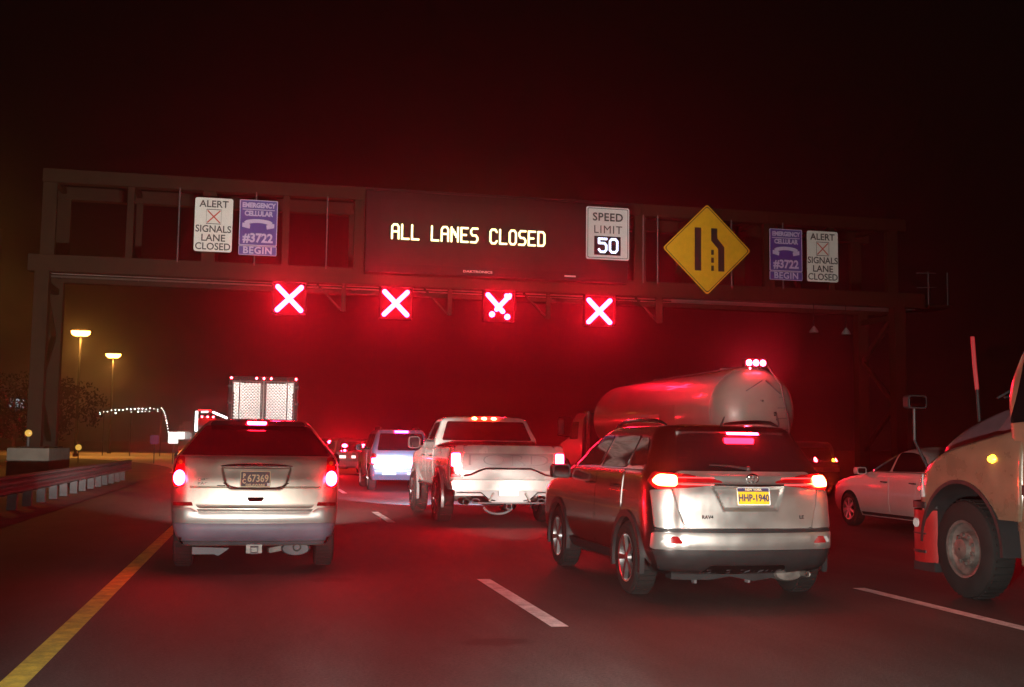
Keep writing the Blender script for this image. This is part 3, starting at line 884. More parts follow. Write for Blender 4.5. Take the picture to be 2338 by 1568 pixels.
def billboard():
    t = thing('lit_screen', 'small bluish lit screen on a pole at the far left', 'screen', (-39.6, 200, 0))
    b = MB(); b.box(-1.6, 1.6, 0, .3, 6.1, 8.4); b.build('frame', 'black_metal', t)
    for x, z, w, h in ((-.95, 6.95, .42, .62), (-.05, 6.95, .36, .66), (.75, 6.95, .34, .6), (1.15, 6.8, .2, .5), (-.9, 7.95, .4, .2), (.2, 7.95, .55, .22), (.95, 7.85, .35, .2)):
        b = MB(); b.prism(ellipse(x, z, w, h, 12), 'xz', -.02, 0); b.build('lit_patch', 'screen_blue', t)
    b = MB(); b.tube([(0, .2, 0), (0, .2, 6.1)], .15, 8); b.build('pole', 'black_metal', t)
billboard()
for (x, y, z, r, lab) in ((-8.02, GY - .36, 1.72, .12, 'round amber marker on the left gantry leg'), (-11.9, 80, 1.02, .20, 'small round amber marker on a post beside the far pavement')):
    t = thing('amber_marker', lab, 'marker', (x, y, 0))
    b = MB(); b.lathe([(.01, -.03), (r * .8, -.02), (r, .0), (r, .03)], (0, 0, z), 'y', 16); b.build('lens', 'amber_dim', t)  # reflector disc; its weak amber glow is added
    b = MB(); b.bar((0, .05, max(0, z - 1.02)), (0, .05, z + r), .06, .03); b.build('bracket', 'galvanised', t)

# ------------------------------------------------------------------ roadside trees
def tree(x, y, h, w, label, n=2600):
    t = thing('roadside_tree', label, 'tree', (x, y, 0), group='trees beyond the left shoulder')
    b = MB()
    b.tube([(0, 0, -.1), (.06, 0, h * .25), (-.05, .05, h * .5), (.05, 0, h * .85)], [w * .07, w * .055, w * .04, .02], 8)
    for k in range(9):
        a = random.uniform(0, 6.28); z0 = h * random.uniform(.22, .6); l = w * random.uniform(.5, .85)
        b.tube([(0, 0, z0), (math.cos(a) * l * .5, math.sin(a) * l * .5, z0 + l * .35), (math.cos(a) * l, math.sin(a) * l, z0 + l * .6)], [.06, .04, .015], 5)
    b.build('trunk', 'bark', t)
    bm = bmesh.new()
    cl = [(random.gauss(0, w * .36), random.gauss(0, w * .36), h * random.uniform(.32, .9), random.uniform(.35, .7) * w * .55) for _ in range(26)]
    for i in range(n):
        c = random.choice(cl); d = Vector((random.gauss(0, 1), random.gauss(0, 1), random.gauss(0, 1))).normalized() * c[3] * random.random() ** .4
        p = Vector(c[:3]) + d; s_ = random.uniform(.07, .16)
        u = Vector((random.gauss(0, 1), random.gauss(0, 1), random.gauss(0, 1))).normalized(); v = u.orthogonal().normalized()
        bm.faces.new([bm.verts.new(p + q) for q in (u * s_, v * s_ * .5, -u * s_, -v * s_ * .5)])
    finish('crown', bm, 'leaf', t, smooth=0, recalc=False)
tree(-12.6, 74, 5.4, 2.6, 'rounded tree lit dull orange right of the left gantry leg')
tree(-16.4, 82, 6.2, 2.7, 'dim tree partly behind the left gantry leg')
tree(-15.2, 62, 3.2, 1.6, 'low bushy tree left of the concrete gantry pedestal', 1500)

# ================================================================== VEHICLES
def plate(parent, x, y, z, w, h, base, edge, texts, tilt=0., band=None):
    b = MB(); b.prism(rrect(-w / 2, w / 2, -h / 2, h / 2, .012, 3), 'xz', 0, .006)
    p = b.build('license_plate', base, parent, (x, y, z)); p.rotation_euler = (tilt, 0, 0)
    o = rrect(-w / 2, w / 2, -h / 2, h / 2, .012, 3); i = rrect(-w / 2 + .009, w / 2 - .009, -h / 2 + .009, h / 2 - .009, .01, 3)
    b = MB(); vo = [b.bm.verts.new((u, -.003, q)) for u, q in o]; vi = [b.bm.verts.new((u, -.003, q)) for u, q in i]
    for k in range(len(o)): b.bm.faces.new((vo[k], vo[(k + 1) % len(o)], vi[(k + 1) % len(o)], vi[k]))
    b.build('plate_border', edge, p, smooth=0)
    if band:
        b = MB(); b.box(-w / 2 + .004, w / 2 - .004, -.003, .0, h / 2 - .042, h / 2 - .004); b.build('plate_band', band, p)
    for s, size, m, dx, dz, xs, wt in texts: text('plate_lettering', s, size, m, p, (dx, -.005, dz), xs=xs, weight=wt, ext=.001)
    return p

def mirror_pod(parent, x, y, z, w, h, m, sx, d=.14):
    b = MB(); b.prism(rrect(x - w / 2, x + w / 2, z - h / 2, z + h / 2, min(w, h) * .28), 'xz', y, y + d)
    o = b.build('side_mirror', m, parent, bevel=.015)
    b = MB(); b.prism(rrect(x - w / 2 + .02, x + w / 2 - .02, z - h / 2 + .02, z + h / 2 - .02, min(w, h) * .22), 'xz', y - .003, y + .01); b.build('mirror_glass', 'dark_glass', o)
    b = MB(); b.bar((x - sx * w * .4, y + d * .5, z - h * .3), (x - sx * (w * .5 + .12), y + d * .6, z - h * .42), .05, .04); b.build('stalk', m, o)
    return o

def both(B, name, outline, m, parent, **k):
    a = B.panel(name, outline, 'left', m, parent, **k); b = B.panel(name, outline, 'right', m, parent, **k)
    return a, b

# ------------------------------------------------------------------ silver people carrier (lane 1)
def van():
    t = thing('minivan', 'silver people carrier with black licence plate behind the box trailer', 'minivan', (-.06, 13.6, 0))
    B = Body([(.30, .18, 4.6, .82, .16, .3, .05), (.40, .10, 4.8, .89, .18, .35, .06), (.55, .075, 4.9, .94, .2, .35, .06), (.70, .07, 4.9, .955, .2, .38, .06), (.95, .08, 4.85, .965, .2, .4, .06), (1.05, .09, 4.6, .965, .2, .4, .06),
              (1.14, .11, 3.8, .96, .2, .35, .06), (1.30, .15, 3.5, .945, .2, .3, .06), (1.37, .19, 3.38, .90, .2, .3, .06), (1.55, .31, 3.02, .755, .18, .3, .05), (1.70, .43, 2.75, .64, .16, .25, .05), (1.755, .48, 2.6, .57, .14, .25, .05)])
    ring = [arch_cut(y, .35, .40, *((-1.3, -.62) if s < 0 else (.62, 1.3))) for y in (.93, 3.82) for s in (-1, 1)]
    B.cut(ring).build('body', ['van_paint', 'well'], t)
    # tailgate with recessed number plate bay and a cut line
    def hf(u, v):
        d = 0.
        top, bot = 1.215, .955
        wv = .405 - .07 * (top - v) / (top - bot) - (.05 * ((bot + .09 - v) / .09) ** 2 if v < bot + .09 else 0)
        if bot < v < top and abs(u) < wv:
            e = min(wv - abs(u), top - v, v - bot); d = -.032 * min(1., e / .018)
        elif abs(v - .985) < .007: d = -.012
        if v < .80: d -= .018 * ((.80 - v) / .07) ** 2
        return d
    tg = B.panel('tailgate', rounded([(-.66, .735), (.66, .735), (.76, 1.02), (.79, 1.325), (-.79, 1.325), (-.76, 1.02)], .06), 'rear', 'van_paint', t, off=.038, depth=.05, hf=hf, res=.0125, smooth=25)
    yr = lambda u, v, o=.0: B.at('rear', u, v).y - o
    b = MB(); b.tube([(u, yr(u, 1.225) - .058, 1.222 + .012 * (1 - (u / .41) ** 2)) for u in [-.41 + .082 * k for k in range(11)]], [.006, .016, .02, .022, .022, .022, .022, .022, .02, .016, .006], 8); b.build('chrome_garnish', 'chrome', tg)
    b = MB(); b.tube([(.385 * math.sin(a), yr(0, .96) - .046, 1.06 - .105 * math.cos(a) if abs(a) < 1.4 else 1.06) for a in [-1.3 + .26 * k for k in range(11)]], .006, 6); b.build('bay_edge', 'chrome', tg)
    B.panel('handle_bezel', rounded([(-.095, .80), (.095, .80), (.125, .885), (-.125, .885)], .03), 'rear', 'van_bumper', tg, off=.046, depth=.02)
    B.panel('handle_pocket', rounded([(-.075, .818), (.075, .818), (.10, .868), (-.10, .868)], .02), 'rear', 'dark_void', tg, off=.052, depth=.01)
    plate(t, -.01, yr(0, 1.08) - .022, 1.075, .345, .185, 'plate_black', 'plate_gold', [('67369', .118, 'plate_gold', .03, .004, .82, .002), ('P', .07, 'plate_gold', -.128, .035, .8, .003), ('C', .07, 'plate_gold', -.128, -.028, .8, .003), ('DELAWARE', .035, 'plate_gold', 0, -.070, 1.2, .001)], R(-4))
    b = MB(); b.box(.125, .16, yr(0, 1.08) - .029, yr(0, 1.08) - .02, .995, 1.03); b.build('plate_sticker', 'plate_white', t)
    text('badge_lettering', 'CHRYSLER', .045, 'black_plastic', t, (-.66, yr(-.66, 1.065) - .042, 1.065), xs=1.0, align='LEFT')
    text('badge_lettering', 'PACIFICA', .045, 'black_plastic', t, (-.66, yr(-.66, 1.02) - .042, 1.02), xs=1.35, align='LEFT', spacing=1.1)
    b = MB(); b.box(-.44, -.35, yr(-.5, .99) - .05, yr(-.5, .99) - .03, .992, 1.003); b.build('badge', 'black_plastic', t)
    # window, lamps
    win = rounded([(-.865, 1.345), (.865, 1.345), (.74, 1.52), (.605, 1.695), (.35, 1.712), (-.35, 1.712), (-.605, 1.695), (-.74, 1.52)], .03)
    B.panel('rear_window', win, 'rear', 'dark_glass', t, off=.012, depth=.03, res=.06)
    sp = B.panel('roof_spoiler', rounded([(-.56, 1.70), (.56, 1.70), (.53, 1.752), (-.53, 1.752)], .02), 'rear', 'black_plastic', t, off=.07, depth=.10)
    B.panel('high_brake_lamp', rounded([(-.125, 1.708), (.095, 1.708), (.10, 1.748), (-.13, 1.748)], .018), 'rear', 'brake_hot', t, off=.085, depth=.03)
    for s in (-1, 1):
        f = (lambda p: p) if s > 0 else mirror
        lamp = B.panel('tail_lamp', f(rounded([(.80, .985), (.935, .985), (.945, 1.18), (.90, 1.335), (.815, 1.335)], .03)), 'rear', 'lens_red', t, off=.035, depth=.05, edge=.006)
        B.panel('lit_bulb', f(ellipse(.868, 1.085, .068, .088)), 'rear', 'brake_hot', lamp, off=.072, depth=.035, edge=.012)
        B.panel('amber_bulb', f(ellipse(.862, 1.265, .024, .026)), 'rear', 'lens_amber', lamp, off=.045, depth=.012)
        q = B.panel('bumper_reflector', f(rounded([(.70, .765), (.93, .765), (.93, .805), (.715, .81)], .012)), 'rear', 'lens_red', t, off=.03, depth=.02)
    # bumper
    def hb(u, v): return -.03 * ((v - .70) / .05) ** 2 if v > .68 else 0
    bp = B.panel('rear_bumper', rounded([(-.93, .572), (.93, .572), (.935, .74), (.72, .745), (.64, .695), (-.64, .695), (-.72, .745), (-.935, .74)], .03), 'rear', 'van_bumper', t, off=.065, depth=.09, edge=.012)
    B.panel('step_pad', rounded([(-.64, .70), (.64, .70), (.66, .728), (-.66, .728)], .012), 'rear', 'cast_metal', bp, off=.05, depth=.06)
    B.panel('lower_fascia', rounded([(-.93, .566), (.93, .566), (.88, .36), (-.88, .36)], .04), 'rear', 'van_fascia', t, off=.052, depth=.08, edge=.015, hf=lambda u, v: -.02 * max(0, (.45 - v) / .1) + (.012 if .535 < v < .56 else 0))
    B.panel('bumper_lip', rounded([(-.84, .315), (.84, .315), (.86, .352), (-.86, .352)], .01), 'rear', 'grey_plastic', t, off=.03, depth=.08)
    # under the bumper
    b = MB(); b.box(-.09, .09, .14, .30, .215, .32); b.build('hitch_bracket', 'cast_metal', t, bevel=.01)
    b = MB()
    for x0, x1, z0, z1 in ((-.045, .045, .285, .30), (-.045, .045, .215, .23), (-.045, -.033, .23, .285), (.033, .045, .23, .285)): b.box(x0, x1, .06, .2, z0, z1)
    b.build('hitch_receiver', 'galvanised', t)
    b = MB(); b.lathe([(.02, .25), (.12, .26), (.14, .32), (.14, .75), (.02, .78)], (.48, 0, .255), 'y', 18, sx=1.25, sy=.62); b.build('muffler', 'galvanised', t)
    b = MB(); b.lathe([(.048, .16), (.048, .3), (.036, .3), (.036, .17), (.048, .16)], (.49, 0, .275), 'y', 14); b.build('exhaust_pipe', 'cast_metal', t)
    b = MB(); b.bar((.16, .35, .23), (.38, .4, .27), .10, .06); b.build('exhaust_bend', 'cast_metal', t, bevel=.01)
    b = MB(); b.prism([(-.70, .20), (-.45, .20), (-.41, .18), (-.36, .21), (-.28, .27), (-.70, .285)], 'xz', .22, .30); b.build('heat_shield', 'grey_plastic', t, bevel=.008)
    b = MB(); b.tube([(-.75, .95, .30), (.75, .95, .30)], .05, 8); b.build('axle', 'cast_metal', t)
    for y in (.93, 3.82):
        for s in (-1, 1): wheel(t, s * .83, y, .35, .225)
    mirror_pod(t, -1.06, 3.25, 1.27, .20, .16, 'black_plastic', -1); mirror_pod(t, 1.06, 3.25, 1.27, .20, .16, 'black_plastic', 1)
    both(B, 'side_window', rounded([(.55, 1.36), (1.35, 1.36), (1.30, 1.68), (.78, 1.66)], .04), 'dark_glass', t, off=.008)
    both(B, 'side_window', rounded([(1.42, 1.36), (2.25, 1.36), (2.2, 1.69), (1.38, 1.69)], .04), 'dark_glass', t, off=.008)
    both(B, 'side_window', rounded([(2.33, 1.36), (3.2, 1.36), (2.7, 1.67), (2.28, 1.69)], .04), 'dark_glass', t, off=.008)
    for y0, y1 in ((1.42, 2.28), (2.30, 3.42)):
        for d in both(B, 'door', rounded([(y0, .42), (y1, .42), (y1, 1.34), (y0, 1.34)], .05), 'van_paint', t, off=.005, depth=.012):
            pass
    both(B, 'window_trim', [(.5, 1.345), (3.3, 1.345), (3.3, 1.358), (.5, 1.358)], 'chrome', t, off=.012, depth=.01)
    for s in (-.55, .55): spot('headlamp_light', t, (s, 5.0, .75), (0.05, 1, .30), SIGN_FILL, 70, .5)  # added upward beams standing in for the signs' retroreflection
    B.panel('headlamp', rounded([(.55, .72), (.88, .72), (.88, .88), (.60, .88)], .03), 'front', 'lens_clear', t, off=.01); B.panel('headlamp', rounded([(-.55, .72), (-.60, .88), (-.88, .88), (-.88, .72)], .03), 'front', 'lens_clear', t, off=.01)
    B.panel('windscreen', rounded([(-.80, 1.2), (.80, 1.2), (.60, 1.68), (-.60, 1.68)], .05), 'front', 'dark_glass', t, off=.01)
van()

# ------------------------------------------------------------------ grey crossover (lane 2)
def crossover():
    t = thing('crossover', 'grey crossover with yellow licence plate and black roof rails', 'car', (4.70, 10.42, 0))
    B = Body([(.26, .30, 4.5, .86, .2, .35, .14), (.36, .16, 4.7, .94, .25, .4, .15), (.52, .10, 4.85, .985, .28, .4, .16), (.70, .10, 4.88, .995, .28, .42, .18), (.90, .12, 4.85, .995, .28, .45, .20), (1.05, .14, 4.6, .985, .28, .45, .20),
              (1.14, .17, 3.9, .975, .28, .4, .19), (1.22, .20, 3.72, .96, .28, .35, .18), (1.29, .25, 3.55, .92, .27, .32, .16), (1.50, .40, 3.12, .82, .25, .3, .13), (1.66, .54, 2.75, .735, .22, .28, .10), (1.72, .60, 2.5, .68, .2, .25, .08)])
    B.cut([arch_cut(y, .37, .43, *((-1.4, -.62) if s < 0 else (.62, 1.4))) for y in (.97, 3.77) for s in (-1, 1)]).build('body', ['crossover_paint', 'well'], t)
    def hf(u, v):
        d = 0.
        top, bot = 1.135, .895
        wl = .385 - .10 * (top - v) / (top - bot)
        if bot < v < top and abs(u) < wl:
            e = min(wl - abs(u), (top - v) * .6, v - bot); d = -.040 * min(1., e / .022)
        elif v >= 1.13: d = .012 * max(0, 1 - abs(v - 1.15) / .02) + (.012 if v < 1.24 else .0)
        return d
    tg = B.panel('tailgate', rounded([(-.66, .725), (.66, .725), (.73, .95), (.76, 1.13), (.70, 1.275), (-.70, 1.275), (-.76, 1.13), (-.73, .95)], .05), 'rear', 'crossover_paint_lit', t, off=.045, depth=.06, hf=hf, res=.0125, smooth=28)
    yr = lambda u, v: B.at('rear', u, v).y
    b = MB(); b.tube([(u, yr(u, 1.14) - .068, 1.142) for u in [-.37 + .074 * k for k in range(11)]], .010, 8); b.build('chrome_garnish', 'chrome', tg)
    b = MB(); b.lathe([(.058, .0), (.062, -.012), (.052, -.016), (.05, 0)], (.03, yr(.03, 1.205) - .064, 1.205), 'y', 24, sx=1.12, sy=.82, cap=False); b.lathe([(.030, .0), (.033, -.014), (.026, -.017), (.024, 0)], (.03, yr(.03, 1.2) - .064, 1.207), 'y', 20, sx=.62, sy=1.25, cap=False); b.lathe([(.040, 0), (.043, -.013), (.037, -.016), (.034, 0)], (.03, yr(.03, 1.2) - .064, 1.224), 'y', 20, sx=1.05, sy=.45, cap=False); b.build('badge', 'chrome', tg)
    plate(t, .03, yr(.03, 1.03) - .040, 1.035, .345, .175, 'plate_yellow', 'plate_white', [('HHP-1940', .095, 'plate_navy', 0, -.02, .80, .003), ('NEW YORK', .03, 'plate_gold', 0, .064, 1.1, .001)], R(-10), 'plate_navy')
    text('badge_lettering', 'RAV4', .05, 'black_plastic', t, (-.45, yr(-.45, .83) - .052, .83), weight=.001)
    text('badge_lettering', 'LE', .05, 'black_plastic', t, (.55, yr(.55, .83) - .052, .83), weight=.001)
    win = rounded([(-.70, 1.285), (.70, 1.285), (.585, 1.64), (.30, 1.655), (-.30, 1.655), (-.585, 1.64)], .05)
    B.panel('rear_window', win, 'rear', 'dark_glass', t, off=.018, depth=.04, res=.06)
    b = MB(); b.tube([(.02, yr(.02, 1.30) - .04, 1.30), (-.18, yr(-.18, 1.32) - .04, 1.33), (-.36, yr(-.36, 1.34) - .035, 1.335)], [.016, .010, .008], 6); b.ball((.03, yr(.03, 1.3) - .035, 1.30), .03, 8); b.build('rear_wiper', 'black_plastic', t)
    B.panel('roof_spoiler', rounded([(-.60, 1.668), (.60, 1.668), (.58, 1.70), (-.58, 1.70)], .01), 'rear', 'crossover_paint', t, off=.12, depth=.16)
    B.panel('high_brake_lamp', rounded([(-.10, 1.640), (.235, 1.640), (.235, 1.664), (-.10, 1.664)], .010), 'rear', 'brake_hot', t, off=.115, depth=.04)
    for s in (-1, 1):
        f = (lambda p: p) if s > 0 else mirror
        lamp = B.panel('tail_lamp', f(rounded([(.24, 1.150), (.62, 1.110), (.92, 1.10), (.955, 1.17), (.90, 1.265), (.60, 1.245), (.30, 1.19)], .02)), 'rear', 'lens_red', t, off=.062, depth=.08, edge=.006, res=.04)
        B.panel('lit_bulb', f(rounded([(.73, 1.125), (.90, 1.13), (.935, 1.175), (.88, 1.245), (.72, 1.235)], .04)), 'rear', 'brake_orange', lamp, off=.085, depth=.03, res=.03)
        for z0, z1 in ((1.205, 1.214), (1.140, 1.149)):
            B.panel('light_guide', f([(.36, (z0 + z1) / 2 - .002), (.71, z0), (.71, z1 + .004), (.36, (z0 + z1) / 2 + .003)]), 'rear', 'brake_soft', lamp, off=.069, depth=.008)
        B.panel('bumper_reflector', f(rounded([(.68, .575), (.84, .578), (.80, .645), (.74, .645)], .015)), 'rear', 'lens_red', t, off=.052, depth=.02)
        B.panel('reverse_lamp', f(rounded([(.845, .58), (.90, .585), (.845, .64), (.815, .645)], .012)), 'rear', 'lens_clear', t, off=.050, depth=.02)
    for s in (-1, 1):
        f = (lambda p: p) if s > 0 else mirror
        B.panel('rear_quarter', f(rounded([(.675, .725), (.93, .725), (.945, 1.085), (.775, 1.10), (.745, .95)], .02)), 'rear', 'crossover_paint_lit', t, off=.030, depth=.04, res=.03)  # added panel carrying the lightened paint round the corner
    B.panel('bumper_seam', rounded([(-.93, .682), (.93, .682), (.93, .715), (-.93, .715)], .01), 'rear', 'black_plastic', t, off=.020, depth=.02)
    B.panel('rear_bumper', rounded([(-.96, .515), (.96, .515), (.95, .68), (-.95, .68)], .03), 'rear', 'crossover_paint_lit', t, off=.045, depth=.07, edge=.01, res=.03, hf=lambda u, v: (-.014 if (.545 < v < .562 and abs(u) < .68) else 0) + (.008 if v > .56 and abs(u) < .66 else 0))
    B.panel('lower_valance', rounded([(-.95, .51), (.95, .51), (.86, .30), (.45, .27), (.40, .36), (-.40, .36), (-.45, .27), (-.86, .30)], .04), 'rear', 'black_plastic', t, off=.035, depth=.08, edge=.01)
    B.panel('diffuser', rounded([(-.42, .35), (.42, .35), (.50, .27), (-.50, .27)], .02), 'rear', 'grey_plastic', t, off=.0, depth=.05)
    # underside
    b = MB(); b.prism([(-.72, .21), (-.55, .20), (-.30, .20), (-.1, .23), (.15, .18), (.42, .22), (.70, .22), (.72, .30), (-.72, .30)], 'xz', .38, .55); b.build('undertray', 'black_plastic', t, bevel=.01)
    b = MB(); b.lathe([(.02, .34), (.09, .35), (.11, .4), (.11, .7), (.02, .74)], (.52, 0, .25), 'y', 16, sx=1.5, sy=.7); b.build('muffler', 'cast_metal', t)
    b = MB(); b.lathe([(.03, .22), (.03, .36), (.022, .36), (.022, .225), (.03, .22)], (.66, 0, .26), 'y', 12); b.build('exhaust_pipe', 'cast_metal', t)
    b = MB(); b.bar((-.75, .97, .28), (.75, .97, .28), .1, .08); b.build('axle', 'cast_metal', t)
    for x in (-.45, .12):
        b = MB(); b.box(x - .012, x + .012, .42, .5, .16, .21); b.build('tow_eye', 'galvanised', t)
    for y in (.97, 3.77):
        for s in (-1, 1):
            wheel(t, s * .885, y, .37, .235, 'alloy', 5)
            arch_trim(t, s * .992, y, .37, .435, .055, 'black_plastic', s)
    both(B, 'sill_trim', rounded([(1.45, .30), (3.28, .30), (3.26, .41), (1.47, .41)], .03), 'black_plastic', t, off=.028, depth=.05)
    both(B, 'rear_quarter_window', rounded([(.62, 1.34), (1.12, 1.31), (1.10, 1.60), (.86, 1.60)], .05), 'dark_glass', t, off=.010)
    for (y0, y1, y2, y3) in ((1.20, 2.08, 2.00, 1.16), (2.18, 3.30, 2.62, 2.10)):
        both(B, 'side_window', rounded([(y0, 1.30), (y1, 1.28), (y2, 1.63), (y3, 1.63)], .05), 'dark_glass', t, off=.010)
    for y0, y1 in ((1.22, 2.14), (2.16, 3.34)):
        for d, s in zip(both(B, 'door', rounded([(y0 + (.28 if y0 < 2 else 0), .44), (y1, .44), (y1, 1.27), (y0 - .06, 1.27), (y0 - .06, .86)], .06), 'crossover_paint', t, off=.006, depth=.014), (-1, 1)):
            p = B.at('left' if s < 0 else 'right', y0 + .14, 1.10)
            b = MB(); b.tube([(p.x, y0 + .06, 1.10), (p.x + s * .035, y0 + .09, 1.10), (p.x + s * .035, y0 + .24, 1.095), (p.x, y0 + .27, 1.095)], .014, 8); b.build('handle', 'chrome', d)
    both(B, 'window_trim', [(.60, 1.282), (3.35, 1.262), (3.35, 1.274), (.60, 1.295)], 'chrome', t, off=.014, depth=.012)
    for s in (-1, 1):
        pts = []
        for k in range(11):
            u = k / 10; y = .80 + 1.75 * u; x = s * (.62 + .02 * math.sin(u * 3.14))
            p = B.at('top', x, y); pts.append((x, y, p.z + .008 + .062 * min(1, math.sin(math.pi * min(max(u, .001), .999)) ** .4 * 1.0)))
        b = MB(); b.tube(pts, [.012] + [.022] * 9 + [.012], 8); b.build('roof_rail', 'gloss_black', t)
    p = B.at('top', -.02, .78); b = MB(); b.tube([(-.02, .80, p.z - .01), (-.02, .70, p.z + .09)], [.018, .006], 6); b.build('antenna', 'black_plastic', t)
    mirror_pod(t, -1.10, 3.20, 1.20, .23, .17, 'black_plastic', -1); mirror_pod(t, 1.10, 3.20, 1.20, .23, .17, 'black_plastic', 1)
    for s in (-.65, .65):
        spot('headlamp_light', t, (s, 4.95, .80), (0, 1, -.10), 1500, 26, 1.0)
        spot('sign_fill_spot', t, (s, 4.95, .85), (15.5, 27.5, 8.7), SIGN_FILL * .6, 30, .9)  # added spot aimed at the right-hand gantry signs
        f = (lambda q: q) if s > 0 else mirror
        B.panel('headlamp', f(rounded([(.50, .84), (.90, .84), (.92, .95), (.60, .93)], .03)), 'front', 'lens_clear', t, off=.01)
    B.panel('windscreen', rounded([(-.82, 1.2), (.82, 1.2), (.66, 1.64), (-.66, 1.64)], .05), 'front', 'dark_glass', t, off=.01)
crossover()

# ------------------------------------------------------------------ white pickup (lane 2)
def pickup():
    t = thing('pickup_truck', 'white pickup with dark tailgate panel and three roof marker lamps', 'pickup', (4.56, 21.15, 0)); t.scale = (1.09, 1, 1)
    B = Body([(.66, .14, 5.6, .98, .07, .25, .02), (.80, .10, 5.75, 1.01, .08, .3, .02), (1.0, .09, 5.8, 1.03, .08, .3, .02), (1.22, .09, 5.8, 1.035, .08, .3, .02), (1.32, .09, 5.65, 1.03, .08, .3, .02), (1.40, .10, 4.75, 1.02, .08, .25, .02), (1.46, .11, 4.4, 1.0, .07, .2, .02)])
    bed = MB(); bed.box(-.80, .80, .17, 2.05, .95, 1.7)
    B.cut([arch_cut(y, .45, .56, *((-1.4, -.6) if s < 0 else (.6, 1.4))) for y in (1.42, 5.0) for s in (-1, 1)] + [bed.bm]).build('body', ['pickup_white', 'well'], t)
    C = Body([(1.38, 2.14, 4.6, 1.0, .08, .2, .02), (1.58, 2.18, 4.25, .985, .08, .25, .02), (1.85, 2.32, 3.85, .895, .1, .25, .03), (2.03, 2.42, 3.55, .825, .1, .25, .03), (2.075, 2.48, 3.4, .77, .1, .25, .03)])
    cab = C.build('cab', ['pickup_white'], t)
    C.panel('rear_window', rounded([(-.87, 1.60), (.87, 1.60), (.745, 1.995), (-.745, 1.995)], .04), 'rear', 'dark_glass', cab, off=.01, res=.08)
    both(C, 'side_window', rounded([(2.45, 1.56), (3.28, 1.56), (3.25, 1.97), (2.58, 1.97)], .05), 'dark_glass', cab, off=.008)
    both(C, 'side_window', rounded([(3.36, 1.56), (4.15, 1.56), (3.70, 1.95), (3.32, 1.97)], .05), 'dark_glass', cab, off=.008)
    for x in (-.19, 0, .19):
        p = C.at('rear', x, 2.05); b = MB(); b.lathe([(.001, -.035), (.03, -.028), (.045, 0), (.045, .03)], (x - .02, p.y - .0, 2.055), 'y', 12, sx=1.15, sy=.85); b.build('cab_marker_lamp', 'brake_orange', t)
    b = MB(); b.box(-.12, .30, C.at('rear', .1, 2.07).y - .04, C.at('rear', .1, 2.07).y + .04, 2.088, 2.10); b.build('cab_marker_strip', 'brake_soft', t)
    # tailgate
    tg = B.panel('tailgate', rounded([(-.80, .87), (.80, .87), (.80, 1.44), (-.80, 1.44)], .03), 'rear', 'pickup_white', t, off=.03, depth=.05)
    b = MB(); b.prism(rounded([(-.80, 1.355), (.80, 1.355), (.80, 1.47), (.74, 1.50), (-.74, 1.50), (-.80, 1.47)], .03), 'xz', -.02, .16); b.build('tailgate_cap', 'pickup_white', tg, bevel=.012)
    for s in (-1, 1):
        b = MB(); b.prism([(s * .805, 1.36), (s * .98, 1.36), (s * .95, 1.46), (s * .92, 1.49), (s * .805, 1.495)], 'xz', .0, .2); b.build('bed_corner', 'pickup_white', t, bevel=.01)
        b = MB(); b.box(min(s * .82, s * 1.0), max(s * .82, s * 1.0), .2, 2.12, 1.47, 1.495); b.build('bed_rail', 'black_plastic', t, bevel=.006)
    B.panel('tailgate_applique', rounded([(-.80, 1.348), (-.80, 1.03), (-.64, 1.02), (-.42, 1.085), (.42, 1.085), (.64, 1.02), (.80, 1.03), (.80, 1.348)], .01), 'rear', 'pickup_grey', tg, off=.044, depth=.02)
    text('tailgate_lettering', 'FORD', .30, 'pickup_seam', tg, (0, B.at('rear', 0, 1.2).y - .046, 1.215), xs=1.9, weight=-.004, ext=.002)
    text('tailgate_lettering', 'FORD', .275, 'pickup_grey', tg, (0, B.at('rear', 0, 1.2).y - .050, 1.215), xs=1.98, weight=-.006, ext=.002)
    b = MB(); b.tube([(u, B.at('rear', 0, 1.0).y - .05, z) for u, z in ((-.78, .93), (-.66, .95), (-.52, 1.02), (-.40, 1.065), (.40, 1.065), (.52, 1.02), (.66, .95), (.78, .93))], .020, 6); b.build('tailgate_crease', 'black_plastic', tg)
    for s in (-1, 1):
        f = (lambda p: p) if s > 0 else mirror
        lamp = B.panel('tail_lamp', f(rounded([(.83, .90), (1.01, .90), (1.01, 1.365), (.83, 1.365)], .02)), 'rear', 'lens_red', t, off=.03, depth=.05)
        B.panel('lit_bulb', f(rounded([(.845, 1.10), (1.0, 1.10), (1.0, 1.35), (.845, 1.35)], .03)), 'rear', 'brake_hot', lamp, off=.037, depth=.01)
        B.panel('lower_bulb', f(rounded([(.85, .915), (.99, .915), (.99, .955), (.85, .955)], .012)), 'rear', 'brake_soft', lamp, off=.037, depth=.01)
    # bumper
    b = MB(); b.prism(rounded([(-1.0, .66), (1.0, .66), (1.02, .82), (.98, .855), (-.98, .855), (-1.02, .82)], .04), 'xz', -.10, .12); bp = b.build('rear_bumper', 'pickup_white', t, bevel=.02)
    b = MB(); b.prism([(-.95, .56), (-.45, .56), (-.30, .44), (.30, .44), (.45, .56), (.95, .56), (.95, .655), (-.95, .655)], 'xz', -.06, .1); b.build('bumper_lower', 'pickup_grey', bp, bevel=.012)
